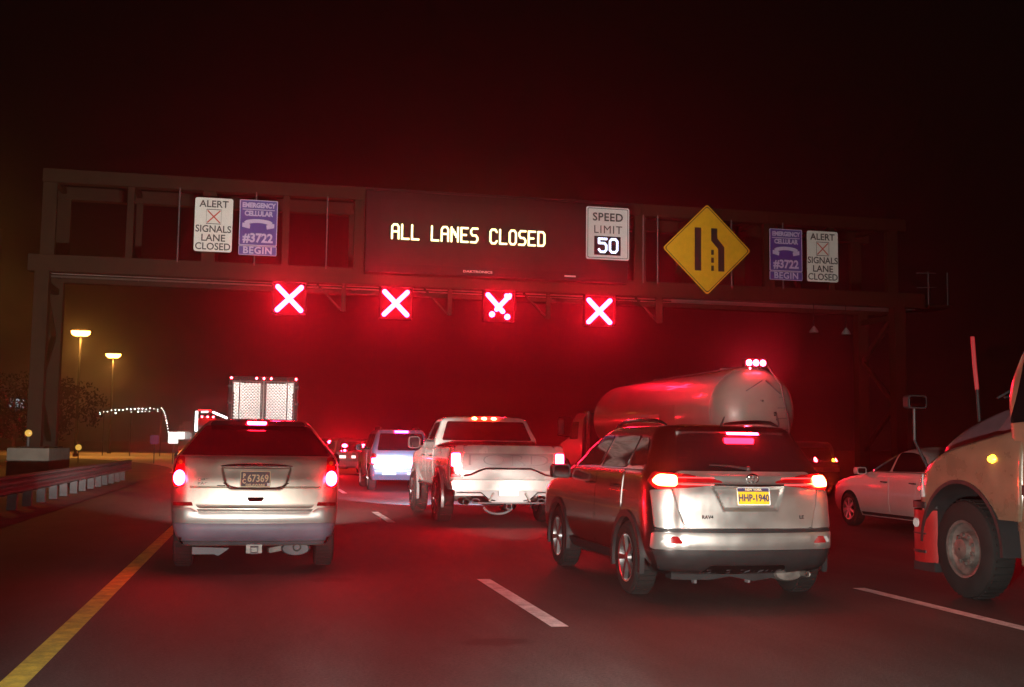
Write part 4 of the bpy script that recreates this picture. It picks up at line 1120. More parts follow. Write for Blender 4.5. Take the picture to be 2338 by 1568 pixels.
    for s in (-1, 1):
        b = MB(); b.tube([(s * .93, -.07, .62), (s * .50, -.07, .62), (s * .36, -.07, .49), (s * .25, -.07, .47)], .012, 6); b.build('bumper_bead', 'chrome', bp)
        b = MB(); b.bar((s * .28, -.085, .62), (s * .36, -.085, .46), .05, .03); b.build('bumper_brace', 'cast_metal', bp)
        b = MB(); b.lathe([(.065, -.02), (.065, .5), (.05, .5), (.05, -.01), (.065, -.02)], (s * .74, .05, .44), 'y', 16); b.build('exhaust_pipe', 'cast_metal', t)
        b = MB(); b.tube([(s * .58 + .07 * math.cos(a), .0, .46 + .045 * math.sin(a)) for a in [k * .628 for k in range(10)]], .014, 6, closed=True); b.build('tow_hook', 'galvanised', t)
        b = MB(); b.box(s * .9 - .10, s * .9 + .10, 1.95, 1.97, .22, .62); b.build('mud_flap', 'black_plastic', t)
    b = MB(); b.bar((-.62, -.02, .425), (.62, -.02, .425), .08, .03); b.build('skid_bar', 'galvanised', t)
    b = MB()
    for x0, x1, z0, z1 in ((-.05, .05, .40, .412), (-.05, .05, .31, .322), (-.05, -.038, .322, .40), (.038, .05, .322, .40)): b.box(x0, x1, -.06, .2, z0, z1)
    b.build('hitch_receiver', 'galvanised', t)
    plate(t, -.02, -.118, .665, .34, .20, 'plate_white', 'plate_white', [], 0)
    b = MB(); b.lathe([(.14, .30), (.20, .29), (.37, .32), (.41, .40), (.37, .52), (.2, .54)], (0, 0, 0), 'z', 28); sp = b.build('spare_wheel', 'rubber', t, (-.1, .95, .1)); sp.rotation_euler = (R(12), 0, 0)
    b = MB(); b.tube([(-.42 + .30 + .26 * math.cos(a), .35, .36 + .16 * math.sin(a)) for a in [3.3 + k * .27 for k in range(11)]], .022, 6); b.build('stabiliser_loop', 'galvanised', t)
    b = MB(); b.tube([(-.8, 1.42, .46), (.8, 1.42, .46)], .07, 10); b.ball((0, 1.42, .46), .17, 12); b.build('axle', 'cast_metal', t)
    for y in (1.42, 5.0):
        for s in (-1, 1):
            wheel(t, s * .95, y, .45, .30, 'dark', 6)
            arch_trim(t, s * 1.045, y, .45, .565, .07, 'pickup_grey', s)
    both(B, 'running_board', rounded([(2.1, .60), (4.3, .60), (4.3, .70), (2.1, .70)], .03), 'black_plastic', t, off=.07, depth=.12)
    for y0, y1 in ((2.25, 3.30), (3.32, 4.42)):
        for d, s in zip(both(B, 'door', rounded([(y0, .74), (y1, .74), (y1, 1.42), (y0, 1.42)], .04), 'pickup_white', t, off=.006, depth=.014), (-1, 1)):
            p = B.at('left' if s < 0 else 'right', y0 + .15, 1.28)
            b = MB(); b.tube([(p.x, y0 + .06, 1.28), (p.x + s * .04, y0 + .08, 1.28), (p.x + s * .04, y0 + .24, 1.28), (p.x, y0 + .26, 1.28)], .016, 8); b.build('handle', 'black_plastic', d)
    mirror_pod(t, -1.16, 4.15, 1.55, .24, .26, 'black_plastic', -1, .16); mirror_pod(t, 1.16, 4.15, 1.55, .24, .26, 'black_plastic', 1, .16)
    for s in (-.75, .75):
        spot('headlamp_light', t, (s, 5.85, 1.0), (0, 1, -.28), 6000, 40, .25, (.62, .76, 1.0))
        f = (lambda q: q) if s > 0 else mirror
        B.panel('headlamp', f(rounded([(.62, 1.0), (.98, 1.0), (.98, 1.22), (.62, 1.22)], .03)), 'front', 'lens_clear', t, off=.01)
    C.panel('windscreen', rounded([(-.85, 1.5), (.85, 1.5), (.75, 2.0), (-.75, 2.0)], .05), 'front', 'dark_glass', cab, off=.01)
pickup()

# ------------------------------------------------------------------ dark blue SUV (lane 2, under the gantry approach)
def suv():
    t = thing('dark_suv', 'dark blue sport utility vehicle lit blue-white ahead of the white pickup', 'suv', (4.40, 36.8, 0))
    B = Body([(.35, .18, 5.0, .92, .1, .3, .04), (.50, .10, 5.15, .98, .14, .35, .05), (.75, .08, 5.2, 1.0, .15, .35, .05), (1.05, .09, 5.15, 1.0, .15, .35, .05), (1.18, .10, 4.7, .99, .15, .3, .05), (1.28, .12, 3.9, .975, .15, .3, .05), (1.60, .24, 3.45, .87, .15, .3, .05), (1.88, .36, 3.0, .78, .15, .25, .05), (1.96, .42, 2.8, .72, .15, .25, .05)], step=.05)
    B.cut([arch_cut(y, .40, .48, *((-1.4, -.6) if s < 0 else (.6, 1.4))) for y in (1.05, 4.05) for s in (-1, 1)]).build('body', ['navy_paint', 'well'], t)
    B.panel('rear_window', rounded([(-.78, 1.30), (.78, 1.30), (.68, 1.85), (-.68, 1.85)], .05), 'rear', 'dark_glass', t, off=.012, res=.1)
    tg = B.panel('tailgate', rounded([(-.76, .74), (.76, .74), (.78, 1.27), (-.78, 1.27)], .04), 'rear', 'navy_paint', t, off=.03, depth=.05, res=.06)
    B.panel('high_brake_lamp', rounded([(-.21, 1.885), (.23, 1.885), (.23, 1.935), (-.21, 1.935)], .02), 'rear', 'brake_pink', t, off=.06, depth=.05)
    for s in (-1, 1):
        f = (lambda p: p) if s > 0 else mirror
        lamp = B.panel('tail_lamp', f(rounded([(.80, .84), (.97, .84), (.97, 1.20), (.82, 1.20)], .02)), 'rear', 'lens_red', t, off=.03, depth=.05)
        B.panel('lit_bulb', f(rounded([(.82, .88), (.96, .88), (.96, 1.05), (.82, 1.05)], .03)), 'rear', 'brake_hot', lamp, off=.037, depth=.01)
    bp = B.panel('rear_bumper', rounded([(-.94, .46), (.94, .46), (.95, .72), (-.95, .72)], .03), 'rear', 'navy_paint', t, off=.07, depth=.1, edge=.015)
    B.panel('bumper_step', rounded([(-.70, .66), (.70, .66), (.70, .70), (-.70, .70)], .01), 'rear', 'chrome', bp, off=.09, depth=.03)
    for x0, x1 in ((-.62, -.18), (.18, .62)): B.panel('bumper_slot', rounded([(x0, .52), (x1, .52), (x1, .60), (x0, .60)], .02), 'rear', 'lens_clear', bp, off=.078, depth=.02)
    B.panel('license_plate', rrect(-.17, .17, .87, 1.04, .012), 'rear', 'plate_white', t, off=.04, depth=.02)
    for y in (1.05, 4.05):
        for s in (-1, 1): wheel(t, s * .87, y, .40, .26)
    both(B, 'rear_quarter_window', rounded([(.55, 1.32), (1.15, 1.32), (1.12, 1.82), (.68, 1.82)], .05), 'dark_glass', t, off=.012)
    both(B, 'side_window', rounded([(1.25, 1.32), (2.2, 1.32), (2.18, 1.84), (1.24, 1.84)], .05), 'dark_glass', t, off=.01)
    both(B, 'side_window', rounded([(2.3, 1.32), (3.5, 1.32), (2.95, 1.82), (2.28, 1.84)], .05), 'dark_glass', t, off=.01)
    for y0, y1 in ((1.5, 2.24), (2.26, 3.5)): both(B, 'door', rounded([(y0, .5), (y1, .5), (y1, 1.28), (y0, 1.28)], .05), 'navy_paint', t, off=.006, depth=.012)
    both(B, 'running_board', rounded([(1.6, .38), (3.5, .38), (3.5, .46), (1.6, .46)], .03), 'chrome', t, off=.06, depth=.1)
    mirror_pod(t, -1.1, 3.4, 1.38, .22, .2, 'black_plastic', -1); mirror_pod(t, 1.1, 3.4, 1.38, .22, .2, 'black_plastic', 1)
    for s in (-1, 1):
        b = MB(); b.tube([(s * .62, .7, 2.0), (s * .63, 1.0, 2.06), (s * .63, 2.4, 2.07), (s * .62, 2.7, 2.0)], .022, 6); b.build('roof_rail', 'black_plastic', t)
suv()

# ------------------------------------------------------------------ silver saloon (lane 4)
def saloon():
    t = thing('saloon_car', 'silver saloon seen from the side between the crossover and cream lorry', 'car', (12.55, 17.3, 0))
    B = Body([(.22, .25, 4.75, .84, .2, .4, .06), (.35, .10, 4.9, .90, .25, .5, .08), (.55, .05, 4.97, .925, .28, .55, .1), (.75, .05, 4.95, .93, .28, .6, .1), (.88, .07, 4.75, .925, .28, .6, .1), (.97, .10, 4.25, .915, .26, .5, .1),
              (1.04, .22, 3.75, .90, .24, .4, .1), (1.09, .55, 3.50, .87, .22, .35, .1), (1.22, .95, 3.22, .80, .2, .3, .1), (1.40, 1.30, 2.82, .70, .18, .3, .08), (1.51, 1.65, 2.48, .60, .16, .25, .08), (1.54, 1.9, 2.3, .52, .14, .2, .06)])
    B.cut([arch_cut(y, .33, .375, *((-1.3, -.6) if s < 0 else (.6, 1.3))) for y in (1.1, 3.93) for s in (-1, 1)]).build('body', ['sedan_silver', 'well'], t)
    both(B, 'side_window', rounded([(2.48, 1.105), (3.48, 1.10), (3.08, 1.30), (2.78, 1.42), (2.46, 1.465)], .04), 'dark_glass', t, off=.008, res=.06)
    both(B, 'side_window', rounded([(1.15, 1.12), (2.40, 1.105), (2.40, 1.47), (2.0, 1.47), (1.55, 1.40)], .05), 'dark_glass', t, off=.008, res=.06)
    for y0, y1 in ((1.45, 2.42), (2.44, 3.55)):
        for d, s in zip(both(B, 'door', rounded([(y0 + (.15 if y0 < 2 else 0), .30), (y1, .30), (y1, 1.08), (y0, 1.08)], .05), 'sedan_silver', t, off=.004, depth=.012), (-1, 1)):
            p = B.at('left' if s < 0 else 'right', y0 + .15, .90)
            b = MB(); b.tube([(p.x, y0 + .05, .90), (p.x + s * .035, y0 + .07, .90), (p.x + s * .035, y0 + .22, .905), (p.x, y0 + .24, .905)], .014, 8); b.build('handle', 'chrome', d)
    both(B, 'window_trim', [(1.1, 1.096), (3.5, 1.08), (3.5, 1.092), (1.1, 1.108)], 'chrome', t, off=.010, depth=.01)
    both(B, 'sill_trim', rounded([(1.5, .24), (3.5, .24), (3.5, .30), (1.5, .30)], .02), 'black_plastic', t, off=.012, depth=.02)
    for y in (1.1, 3.93):
        for s in (-1, 1): wheel(t, s * .835, y, .33, .22, 'alloy', 7)
    for s in (-1, 1):
        f = (lambda p: p) if s > 0 else mirror
        lamp = B.panel('tail_lamp', f(rounded([(.52, .80), (.88, .80), (.86, .95), (.56, .93)], .03)), 'rear', 'lens_red', t, off=.012)
        B.panel('headlamp', f(rounded([(.45, .70), (.85, .72), (.82, .86), (.5, .82)], .04)), 'front', 'lens_clear', t, off=.012)
    B.panel('tail_lit', rounded([(-.84, .83), (-.6, .83), (-.6, .9), (-.84, .9)], .02), 'rear', 'brake_hot', t, off=.02)
    B.panel('tail_lit', rounded([(.6, .83), (.84, .83), (.84, .9), (.6, .9)], .02), 'rear', 'brake_hot', t, off=.02)
    B.panel('license_plate', rrect(-.16, .16, .70, .86, .01), 'rear', 'plate_white', t, off=.015)
    mirror_pod(t, -1.02, 3.25, 1.10, .20, .14, 'sedan_silver', -1); mirror_pod(t, 1.02, 3.25, 1.10, .20, .14, 'sedan_silver', 1)
saloon()

# ------------------------------------------------------------------ box trailer (lane 1)
def box_trailer():
    t = thing('box_trailer', 'tall box trailer with quilted steel rear doors ahead of the minivan', 'trailer', (-.03, 42.0, 0))
    b = MB(); b.box(-1.20, 1.20, .06, 13.6, 1.10, 3.82); b.build('cargo_box', 'tank_white', t, bevel=.02)
    for nm, bx in (('frame_header', (-1.22, 1.22, 0, .12, 3.70, 3.86)), ('frame_sill', (-1.22, 1.22, 0, .12, 1.0, 1.12)), ('frame_post', (-1.22, -1.10, 0, .12, 1.12, 3.70)), ('frame_post', (1.10, 1.22, 0, .12, 1.12, 3.70))):
        b = MB(); b.box(*bx); b.build(nm, 'trailer_frame', t, bevel=.012)
    for s in (-1, 1):
        x0, x1 = (-1.09, -.02) if s < 0 else (.02, 1.09)
        b = MB(); b.box(x0, x1, .02, .06, 1.14, 3.68); d = b.build('door', 'trailer_frame', t)
        # quilted stainless sheet: pressed pyramids, slightly dished panels
        bm = bmesh.new(); px, pz = .115, .058
        nx, nz = int((x1 - x0 - .02) / px), int(2.44 / pz)
        def Y(x, z): return .012 - .006 * math.sin(x * 5 + z * 3.1) * math.sin(z * 4.2 + s)
        for i in range(nx):
            for j in range(nz):
                cx_ = x0 + .02 + (i + .5 + (.5 if j % 2 else 0)) * px; cz_ = 1.2 + (j + .5) * pz
                if cx_ > x1 - .05: continue
                c = bm.verts.new((cx_, Y(cx_, cz_) - .0045, cz_))
                q = [bm.verts.new((cx_ + a * px * .5, Y(cx_, cz_) + .002, cz_ + e * pz)) for a, e in ((-1, 0), (0, -.98), (1, 0), (0, .98))]
                for k in range(4): bm.faces.new((q[k], q[(k + 1) % 4], c))
        o = finish('quilted_sheet', bm, 'stainless', d, smooth=0); o['kind'] = 'stuff'
        for hz in (1.5, 2.2, 2.9, 3.5):
            xe = -1.16 if s < 0 else 1.16
            b = MB(); b.box(xe - .10, xe + .10, -.02, .02, hz - .035, hz + .035); b.build('hinge', 'galvanised', d)
        xr = s * .085
        b = MB(); b.tube([(xr, -.035, 1.05), (xr, -.035, 3.74)], .02, 8); b.build('lock_rod', 'galvanised', d)
        b = MB(); b.bar((xr, -.05, 1.75), (xr + s * .35, -.05, 1.75), .02, .03); b.build('lock_handle', 'galvanised', d)
        xo = s * .84
        b = MB(); b.tube([(xo, -.03, 1.05), (xo, -.03, 3.74)], .018, 8); b.build('lock_rod', 'galvanised', d)
        for bx in ((s * 1.06, s * .78, 3.60, 3.65), (s * 1.06, s * 1.015, 3.30, 3.60)):
            b = MB(); b.box(min(bx[0], bx[1]), max(bx[0], bx[1]), -.012, .0, bx[2], bx[3]); b.build('reflective_tape', 'tape_white', d)
        b = MB(); b.box(min(s * .15, s * .95), max(s * .15, s * .95), -.012, .0, 1.22, 1.27); b.build('reflective_tape', 'tape_white', d)
    for x, z in ((-1.14, 3.80), (1.14, 3.80), (-.26, 3.80), (0, 3.80), (.26, 3.80)):
        b = MB(); b.lathe([(.001, -.03), (.03, -.025), (.04, 0), (.04, .01)], (x, -.002, z), 'y', 12); b.build('marker_lamp', 'marker_red', t)
    b = MB(); b.box(-1.1, 1.1, .1, .25, .45, .58); b.build('underride_guard', 'galvanised', t, bevel=.01)
    for x in (-.7, .7):
        b = MB(); b.box(x - .05, x + .05, .12, .22, .55, 1.02); b.build('guard_upright', 'galvanised', t)
    for s in (-1, 1):
        b = MB(); b.lathe([(.07, -.01), (.06, .0)], (s * .85, -.01, 1.06), 'y', 14); b.build('tail_lamp', 'brake_hot', t)
        for y in (1.4, 2.6):
            wheel(t, s * 1.0, y, .50, .50, 'steel')
        b = MB(); b.box(s * .9 - .28, s * .9 + .28, .55, .57, .2, .95); b.build('mud_flap', 'black_plastic', t)
box_trailer()

# tow truck or trailer far ahead on the bend, outlined by tape bars with added glow
def barred_truck():
    t = thing('tape_bar_truck', 'truck outlined by white tape bars given added glow, with small red lamps left of the box trailer', 'truck', (-3.4, 80, 0), R(12))
    b = MB(); b.box(-1.15, 1.15, .1, 5.5, .9, 2.9); b.build('body', 'grey_body', t, bevel=.03)
    b = MB(); b.box(-1.1, 1.1, 5.6, 7.6, .6, 2.7); b.build('cab', 'grey_body', t, bevel=.1)
    for p, q, w in (((-1.05, -.02, 2.2), (-1.05, -.02, 3.55), .17), ((-.75, -.02, 3.50), (-.30, -.02, 3.52), .10), ((.0, -.02, 3.52), (1.0, -.02, 3.12), .13), ((1.12, -.02, 3.1), (1.20, -.02, 4.0), .09)):
        b = MB(); b.bar(p, q, .06, w, up=(0, 1, 0)) if False else b.bar(p, q, w, .06, up=(0, 1, 0)); b.build('tape_bar', 'tape_added_glow', t)
    b = MB(); b.bar((-.95, .0, 3.62), (-.1, .0, 3.62), .08, .05, up=(0, 1, 0)); b.build('red_bar', 'brake_soft', t)
    b = MB(); b.box(-1.1, 1.1, .02, .1, 2.6, 3.05); b.build('headboard', 'lens_red', t)
    for x in (-.7, -.32, .06):
        b = MB(); b.ball((x, -.05, 3.18), .07, 8); b.build('marker_lamp', 'marker_red', t)
    b = MB(); b.bar((-1.05, .04, 2.9), (-1.05, .04, 3.6), .06, .06); b.bar((1.1, .04, 2.9), (1.1, .04, 4.0), .06, .06); b.build('rack', 'galvanised', t)
    for s in (-1, 1):
        for y in (1.2, 6.4): wheel(t, s * 1.0, y, .48, .4, 'steel')
barred_truck()

# ------------------------------------------------------------------ tank truck (lane 4)
def tank_truck():
    t = thing('tank_truck', 'off-white round tank truck with red lamp cluster behind the crossover', 'tank truck', (13.60, 29.6, 0))
    Rt, zc = 1.27, 2.56
    prof = [(.001, 0)]
    for k in range(1, 13):
        a = R(90 * k / 12); prof.append((Rt * math.sin(a), .78 * (1 - math.cos(a))))
    prof += [(Rt, 3.0), (Rt, 6.0), (Rt, 12.3)]
    for k in range(1, 13):
        a = R(90 * k / 12); prof.append((max(.001, Rt * math.cos(a)), 12.3 + .85 * math.sin(a)))
    b = MB(); b.lathe(prof, (0, 0, zc), 'y', 48); tk = b.build('tank', 'tank_white', t, smooth=40)
    for y in (.80, 12.25):
        b = MB(); b.lathe([(Rt + .001, y - .03), (Rt + .012, y - .02), (Rt + .012, y + .02), (Rt + .001, y + .03)], (0, 0, zc), 'y', 48); b.build('weld_band', 'tank_white', tk)
    for y in (2.6, 8.6):
        b = MB(); b.lathe([(.16, 0), (.16, .09), (.001, .11)], (0, y, zc + Rt - .01), 'z', 16); b.build('hatch', 'tank_white', tk)
    b = MB(); b.lathe([(Rt + .004, 3.6), (Rt + .006, 3.61), (Rt + .006, 4.99), (Rt + .004, 5.0)], (0, 0, zc), 'y', 10, arc=(R(168), R(190))); b.build('side_panel', 'tank_placard', tk)
    b = MB(); b.tube([(-.05, .03, zc + .30), (.35, .06, zc - .05), (.55, .12, zc - .35)], .022, 6); b.tube([(-.45, .1, zc + .55), (.0, .02, zc + .85)], .018, 6); b.tube([(.1, .02, zc + .85), (.6, .15, zc + .5)], .018, 6); b.build('rear_pipe', 'galvanised', tk)
    b = MB(); b.ball((.0, .0, zc + .28), .03, 8); b.ball((.38, .05, zc - .08), .07, 8); b.ball((.46, .08, zc - .22), .05, 8); b.build('valve', 'chrome', tk)
    b = MB(); b.box(-.16, .16, 1.2, 11.8, zc + Rt + .01, zc + Rt + .04); b.build('walkway', 'galvanised', tk)
    for s in (-1, 1):
        b = MB(); b.tube([(.62 + s * .16, -.02, .7), (.62 + s * .16, -.02, 2.2), (.5 + s * .16, .22, 3.3), (.3 + s * .16, .62, zc + Rt + .02)], .018, 6); b.build('ladder_rail', 'galvanised', tk)
    for k in range(8):
        z = .85 + k * .3; b = MB(); b.tube([(.46, -.02 + max(0, (z - 2.2) * .2), z), (.78 - max(0, (z - 2.2) * .08), -.02 + max(0, (z - 2.2) * .2), z)], .014, 6); b.build('ladder_rung', 'galvanised', tk)
    b = MB(); b.box(-.36, .34, .40, .56, zc + Rt - .02, zc + Rt + .20); lb = b.build('lamp_box', 'black_metal', tk, bevel=.02)
    for x in (-.22, -.01, .20):
        b = MB(); b.lathe([(.001, -.03), (.06, -.025), (.085, 0), (.085, .02)], (x, .39, zc + Rt + .10), 'y', 14); b.build('cluster_lamp', 'marker_hot', lb)
    b = MB(); b.ball((-.2, .38, zc + Rt - .06), .035, 8); b.build('cluster_lamp', 'marker_red', lb)
    # chassis, fenders, rear bumper, wheels
    for s in (-1, 1):
        b = MB(); b.box(s * .42 - .06, s * .42 + .06, 0.3, 18.2, .85, 1.12); b.build('chassis_rail', 'black_metal', t)
        for y in (1.6, 2.9): wheel(t, s * 1.0, y, .50, .5, 'steel')
        wheel(t, s * 1.05, 16.7, .50, .3, 'steel')
        b = MB(); b.lathe([(.60, -.3), (.60, .3)], (s * 1.0, 1.6, .5), 'x', 16, arc=(R(20), R(160))); b.lathe([(.60, -.3), (.60, .3)], (s * 1.0, 2.9, .5), 'x', 16, arc=(R(20), R(160))); b.build('fender', 'tank_white', t)
        b = MB(); b.lathe([(.001, -.02), (.05, -.02), (.06, 0)], (s * .9, .28, .95), 'y', 12); b.build('tail_lamp', 'brake_hot', t)
    b = MB(); b.box(-1.15, 1.15, .15, .35, .50, .72); b.build('rear_bumper', 'galvanised', t, bevel=.02)
    for y in (3.6, 10.6):
        b = MB(); b.prism([(-.6, 1.1), (.6, 1.1), (.95, 1.9), (-.95, 1.9)], 'xz', y, y + .25); b.build('saddle', 'black_metal', t)
    b = MB(); b.box(-1.2, -.7, 6.2, 8.4, .6, 1.2); b.build('hose_cabinet', 'tank_white', t, bevel=.03)
    # cab
    C = Body([(.55, 14.35, 18.35, 1.1, .1, .3, 0), (1.1, 14.35, 18.45, 1.15, .1, .3, 0), (1.6, 14.35, 18.15, 1.15, .1, .3, 0), (1.9, 14.35, 16.65, 1.14, .1, .25, 0), (2.6, 14.37, 16.25, 1.08, .1, .25, 0), (2.85, 14.41, 15.95, 1.0, .12, .25, 0)], step=.08)
    cab = C.build('cab', ['dark_body'], t)
    both(C, 'side_window', rounded([(15.05, 1.8), (16.25, 1.8), (16.10, 2.5), (15.05, 2.5)], .05), 'dark_glass', cab, off=.01)
    C.panel('rear_window', rounded([(-.5, 2.05), (.5, 2.05), (.5, 2.55), (-.5, 2.55)], .05), 'rear', 'dark_glass', cab, off=.01)
    for s in (-1, 1):
        b = MB(); b.tube([(s * 1.15, 16.15, 2.72), (s * 1.62, 16.25, 2.70), (s * 1.66, 16.25, 2.62), (s * 1.66, 16.25, 1.95), (s * 1.15, 16.15, 1.9)], .022, 6); b.build('mirror_bracket', 'chrome', cab)
        b = MB(); b.prism(rrect(s * 1.55 - .11, s * 1.55 + .11, 2.0, 2.6, .04), 'xz', 16.15, 16.22); b.build('side_mirror', 'black_plastic', cab)
        b = MB(); b.tube([(s * .95, 14.20, .9), (s * .95, 14.20, 2.9)], .07, 10); b.build('exhaust_stack', 'cast_metal', cab)
    for x in (-.6, -.3, 0, .3, .6):
        b = MB(); b.ball((x, 15.85, 2.93), .04, 6); b.build('roof_lamp', 'lens_amber', cab)
tank_truck()

# ------------------------------------------------------------------ cream lorry at the right edge (lane 3)
def lorry():
    t = thing('cream_lorry', 'cream lorry with dusty front wheel and lit amber side lamp at right edge', 'lorry', (8.27, 10.62, 0))
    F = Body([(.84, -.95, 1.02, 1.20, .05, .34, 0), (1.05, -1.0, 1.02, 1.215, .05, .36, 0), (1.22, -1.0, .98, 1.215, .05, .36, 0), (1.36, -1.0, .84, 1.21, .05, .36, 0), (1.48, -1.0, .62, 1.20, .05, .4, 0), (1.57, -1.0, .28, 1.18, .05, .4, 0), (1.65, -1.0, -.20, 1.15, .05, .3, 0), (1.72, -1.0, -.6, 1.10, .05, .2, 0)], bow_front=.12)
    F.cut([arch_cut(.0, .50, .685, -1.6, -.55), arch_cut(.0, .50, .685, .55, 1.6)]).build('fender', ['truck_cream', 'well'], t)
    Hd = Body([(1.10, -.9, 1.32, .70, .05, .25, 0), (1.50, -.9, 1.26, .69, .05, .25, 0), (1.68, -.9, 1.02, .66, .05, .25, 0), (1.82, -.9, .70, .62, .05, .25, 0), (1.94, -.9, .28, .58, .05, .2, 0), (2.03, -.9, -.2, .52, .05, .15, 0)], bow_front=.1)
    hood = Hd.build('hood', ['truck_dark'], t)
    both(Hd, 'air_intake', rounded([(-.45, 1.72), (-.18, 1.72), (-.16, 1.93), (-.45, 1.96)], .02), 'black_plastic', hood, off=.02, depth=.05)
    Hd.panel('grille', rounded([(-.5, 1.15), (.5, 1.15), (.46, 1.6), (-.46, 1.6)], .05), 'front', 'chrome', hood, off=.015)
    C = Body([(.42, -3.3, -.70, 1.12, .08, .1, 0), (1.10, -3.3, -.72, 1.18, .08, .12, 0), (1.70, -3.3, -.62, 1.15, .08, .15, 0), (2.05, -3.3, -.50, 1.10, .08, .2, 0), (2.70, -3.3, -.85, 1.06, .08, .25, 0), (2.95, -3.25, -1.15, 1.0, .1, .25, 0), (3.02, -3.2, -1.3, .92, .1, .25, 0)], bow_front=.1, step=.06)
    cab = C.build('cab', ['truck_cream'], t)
    both(C, 'side_window', rounded([(-2.0, 1.85), (-.75, 1.78), (-1.0, 2.65), (-2.0, 2.65)], .06), 'dark_glass', cab, off=.01)
    C.panel('windscreen', rounded([(-.95, 2.08), (.95, 2.08), (.88, 2.8), (-.88, 2.8)], .06), 'front', 'dark_glass', cab, off=.012, res=.1)
    for d in both(C, 'door', rounded([(-2.1, .75), (-.78, .75), (-.70, 1.78), (-2.1, 1.80)], .06), 'truck_cream', cab, off=.01, depth=.02):
        pass
    both(C, 'side_stripe', [(-3.2, .98), (-.75, .98), (-.75, 1.06), (-3.2, 1.06)], 'bark', cab, off=.014, depth=.01)
    for s in (-1, 1):
        b = MB(); b.bar((s * 1.17, -.62, 1.14), (s * 1.17, -3.2, 1.14), .06, .10); b.build('side_moulding', 'black_plastic', t)
        b = MB(); b.lathe([(.67, s * .72), (.71, s * .72), (.71, s * 1.225), (.67, s * 1.225), (.67, s * .72)], (0, 0, .50), 'x', 26, arc=(R(2), R(182))); b.build('wheel_arch_liner', 'black_plastic', t)
        # amber lamp on the cowl side
        p = F.at('left' if s < 0 else 'right', -.56, 1.43)
        b = MB(); b.lathe([(.001, s * .035), (.03, s * .03), (.042, 0), (.05, -s * .01)], (p.x, -.56, 1.43), 'x', 14, sx=1.35); b.build('side_lamp', 'amber_lamp', t)
        # headlamp
        f = (lambda q: q) if s > 0 else mirror
        hl = F.panel('headlamp', [(y, z) for y, z in rounded([(.62, 1.00), (.93, 1.0), (.90, 1.22), (.70, 1.26)], .04)], 'left' if s < 0 else 'right', 'lens_clear', t, off=.012, depth=.03, res=.04)
        q = F.at('left' if s < 0 else 'right', .80, 1.09); b = MB(); b.ball((q.x + s * .012, .80, 1.09), .02, 8); b.build('marker_lamp', 'brake_soft', hl)
        q = F.at('left' if s < 0 else 'right', .90, 1.25); b = MB(); b.ball((q.x + s * .01, .88, 1.25), .022, 8); b.build('turn_lamp', 'amber_dim', hl)
        # hood mirror on a bent arm
        b = MB(); b.tube([(s * .95, .95, 1.28), (s * 1.02, 1.12, 1.62), (s * 1.03, 1.10, 1.98)], .017, 6); m_ = b.build('mirror_arm', 'black_plastic', t)
        b = MB(); b.prism(rrect(s * 1.03 - .12, s * 1.03 + .12, 1.98, 2.13, .035), 'xz', 1.03, 1.13); b.build('mirror_housing', 'black_plastic', m_, bevel=.01)
        b = MB(); b.prism(rrect(s * 1.03 - .10, s * 1.03 + .10, 1.995, 2.115, .03), 'xz', 1.024, 1.035); b.build('mirror_glass', 'chrome', m_)
        b = MB(); b.prism([(-.12, 1.72), (-.40, 1.95), (-.48, 1.95), (-.44, 1.72)], 'yz', s * .72, s * .82); b.build('cowl_fin', 'truck_dark', t)
    b = MB()
    bpts = [(-1.21, .62), (-1.225, .72), (-1.20, .86), (-1.13, .98), (-1.02, 1.08), (-.8, 1.19), (-.5, 1.27), (0, 1.31), (.5, 1.27), (.8, 1.19), (1.02, 1.08), (1.13, .98), (1.20, .86), (1.225, .72), (1.21, .62)]
    inner = [(x * .93, y - .09) for x, y in bpts][::-1]
    b.prism(bpts + inner, 'xy', .30, .86); fb = b.build('front_bumper', 'bumper_red', t, bevel=.02)
    for s in (-1, 1):
        for z0, z1, k in ((.40, .43, 1.006), (.60, .615, 1.006)):
            b = MB(); b.prism([(s * x * k, y * k) for x, y in bpts[:6]] + [(s * x * .985, y * .985) for x, y in bpts[:6]][::-1], 'xy', z0, z1); b.build('bumper_groove', 'black_plastic', fb)
        b = MB(); b.lathe([(.05, s * 1.21), (.05, s * 1.235), (.001, s * 1.236)], (0, .78, .72), 'x', 14); b.build('fog_lamp', 'lens_clear', fb)
        b = MB(); b.box(min(s * .98, s * 1.16), max(s * .98, s * 1.16), .55, .95, .20, .305); b.build('bumper_lip', 'black_plastic', fb, bevel=.02)
    b = MB(); b.prism([(x * 1.005, y + .005) for x, y in bpts] + inner, 'xy', .88, .95); b.build('bumper_cap', 'black_plastic', t, bevel=.01)
    b = MB(); b.tube([(-.40, .80, 1.74), (-.41, .82, 2.21)], .018, 8); gp = b.build('guide_pole', 'black_plastic', t)
    b = MB(); b.tube([(-.41, .82, 2.20), (-.43, .83, 2.5), (-.44, .84, 2.80)], .023, 8); b.build('red_pole_top', 'pole_added_glow', gp)  # upper part of the pole; no lamp, its glow is added
    b = MB(); b.bar((-.85, -.28, 2.06), (-.45, -.22, 2.14), .03, .02); b.bar((-.95, -.30, 2.05), (-.70, -.36, 2.20), .03, .02); b.build('wiper', 'black_plastic', t)
    for s in (-1, 1):
        wheel(t, s * 1.04, 0, .50, .28, 'steel')
        wheel(t, s * .98, -5.2, .50, .5, 'steel')
        b = MB(); b.lathe([(.30, -3.2), (.30, -1.7)], (s * .85, 0, .72), 'y', 20); b.build('fuel_tank', 'chrome', t)
    for s in (-1, 1):
        b = MB(); b.box(s * .42 - .05, s * .42 + .05, -6.6, .9, .62, .86); b.build('chassis_rail', 'black_metal', t)
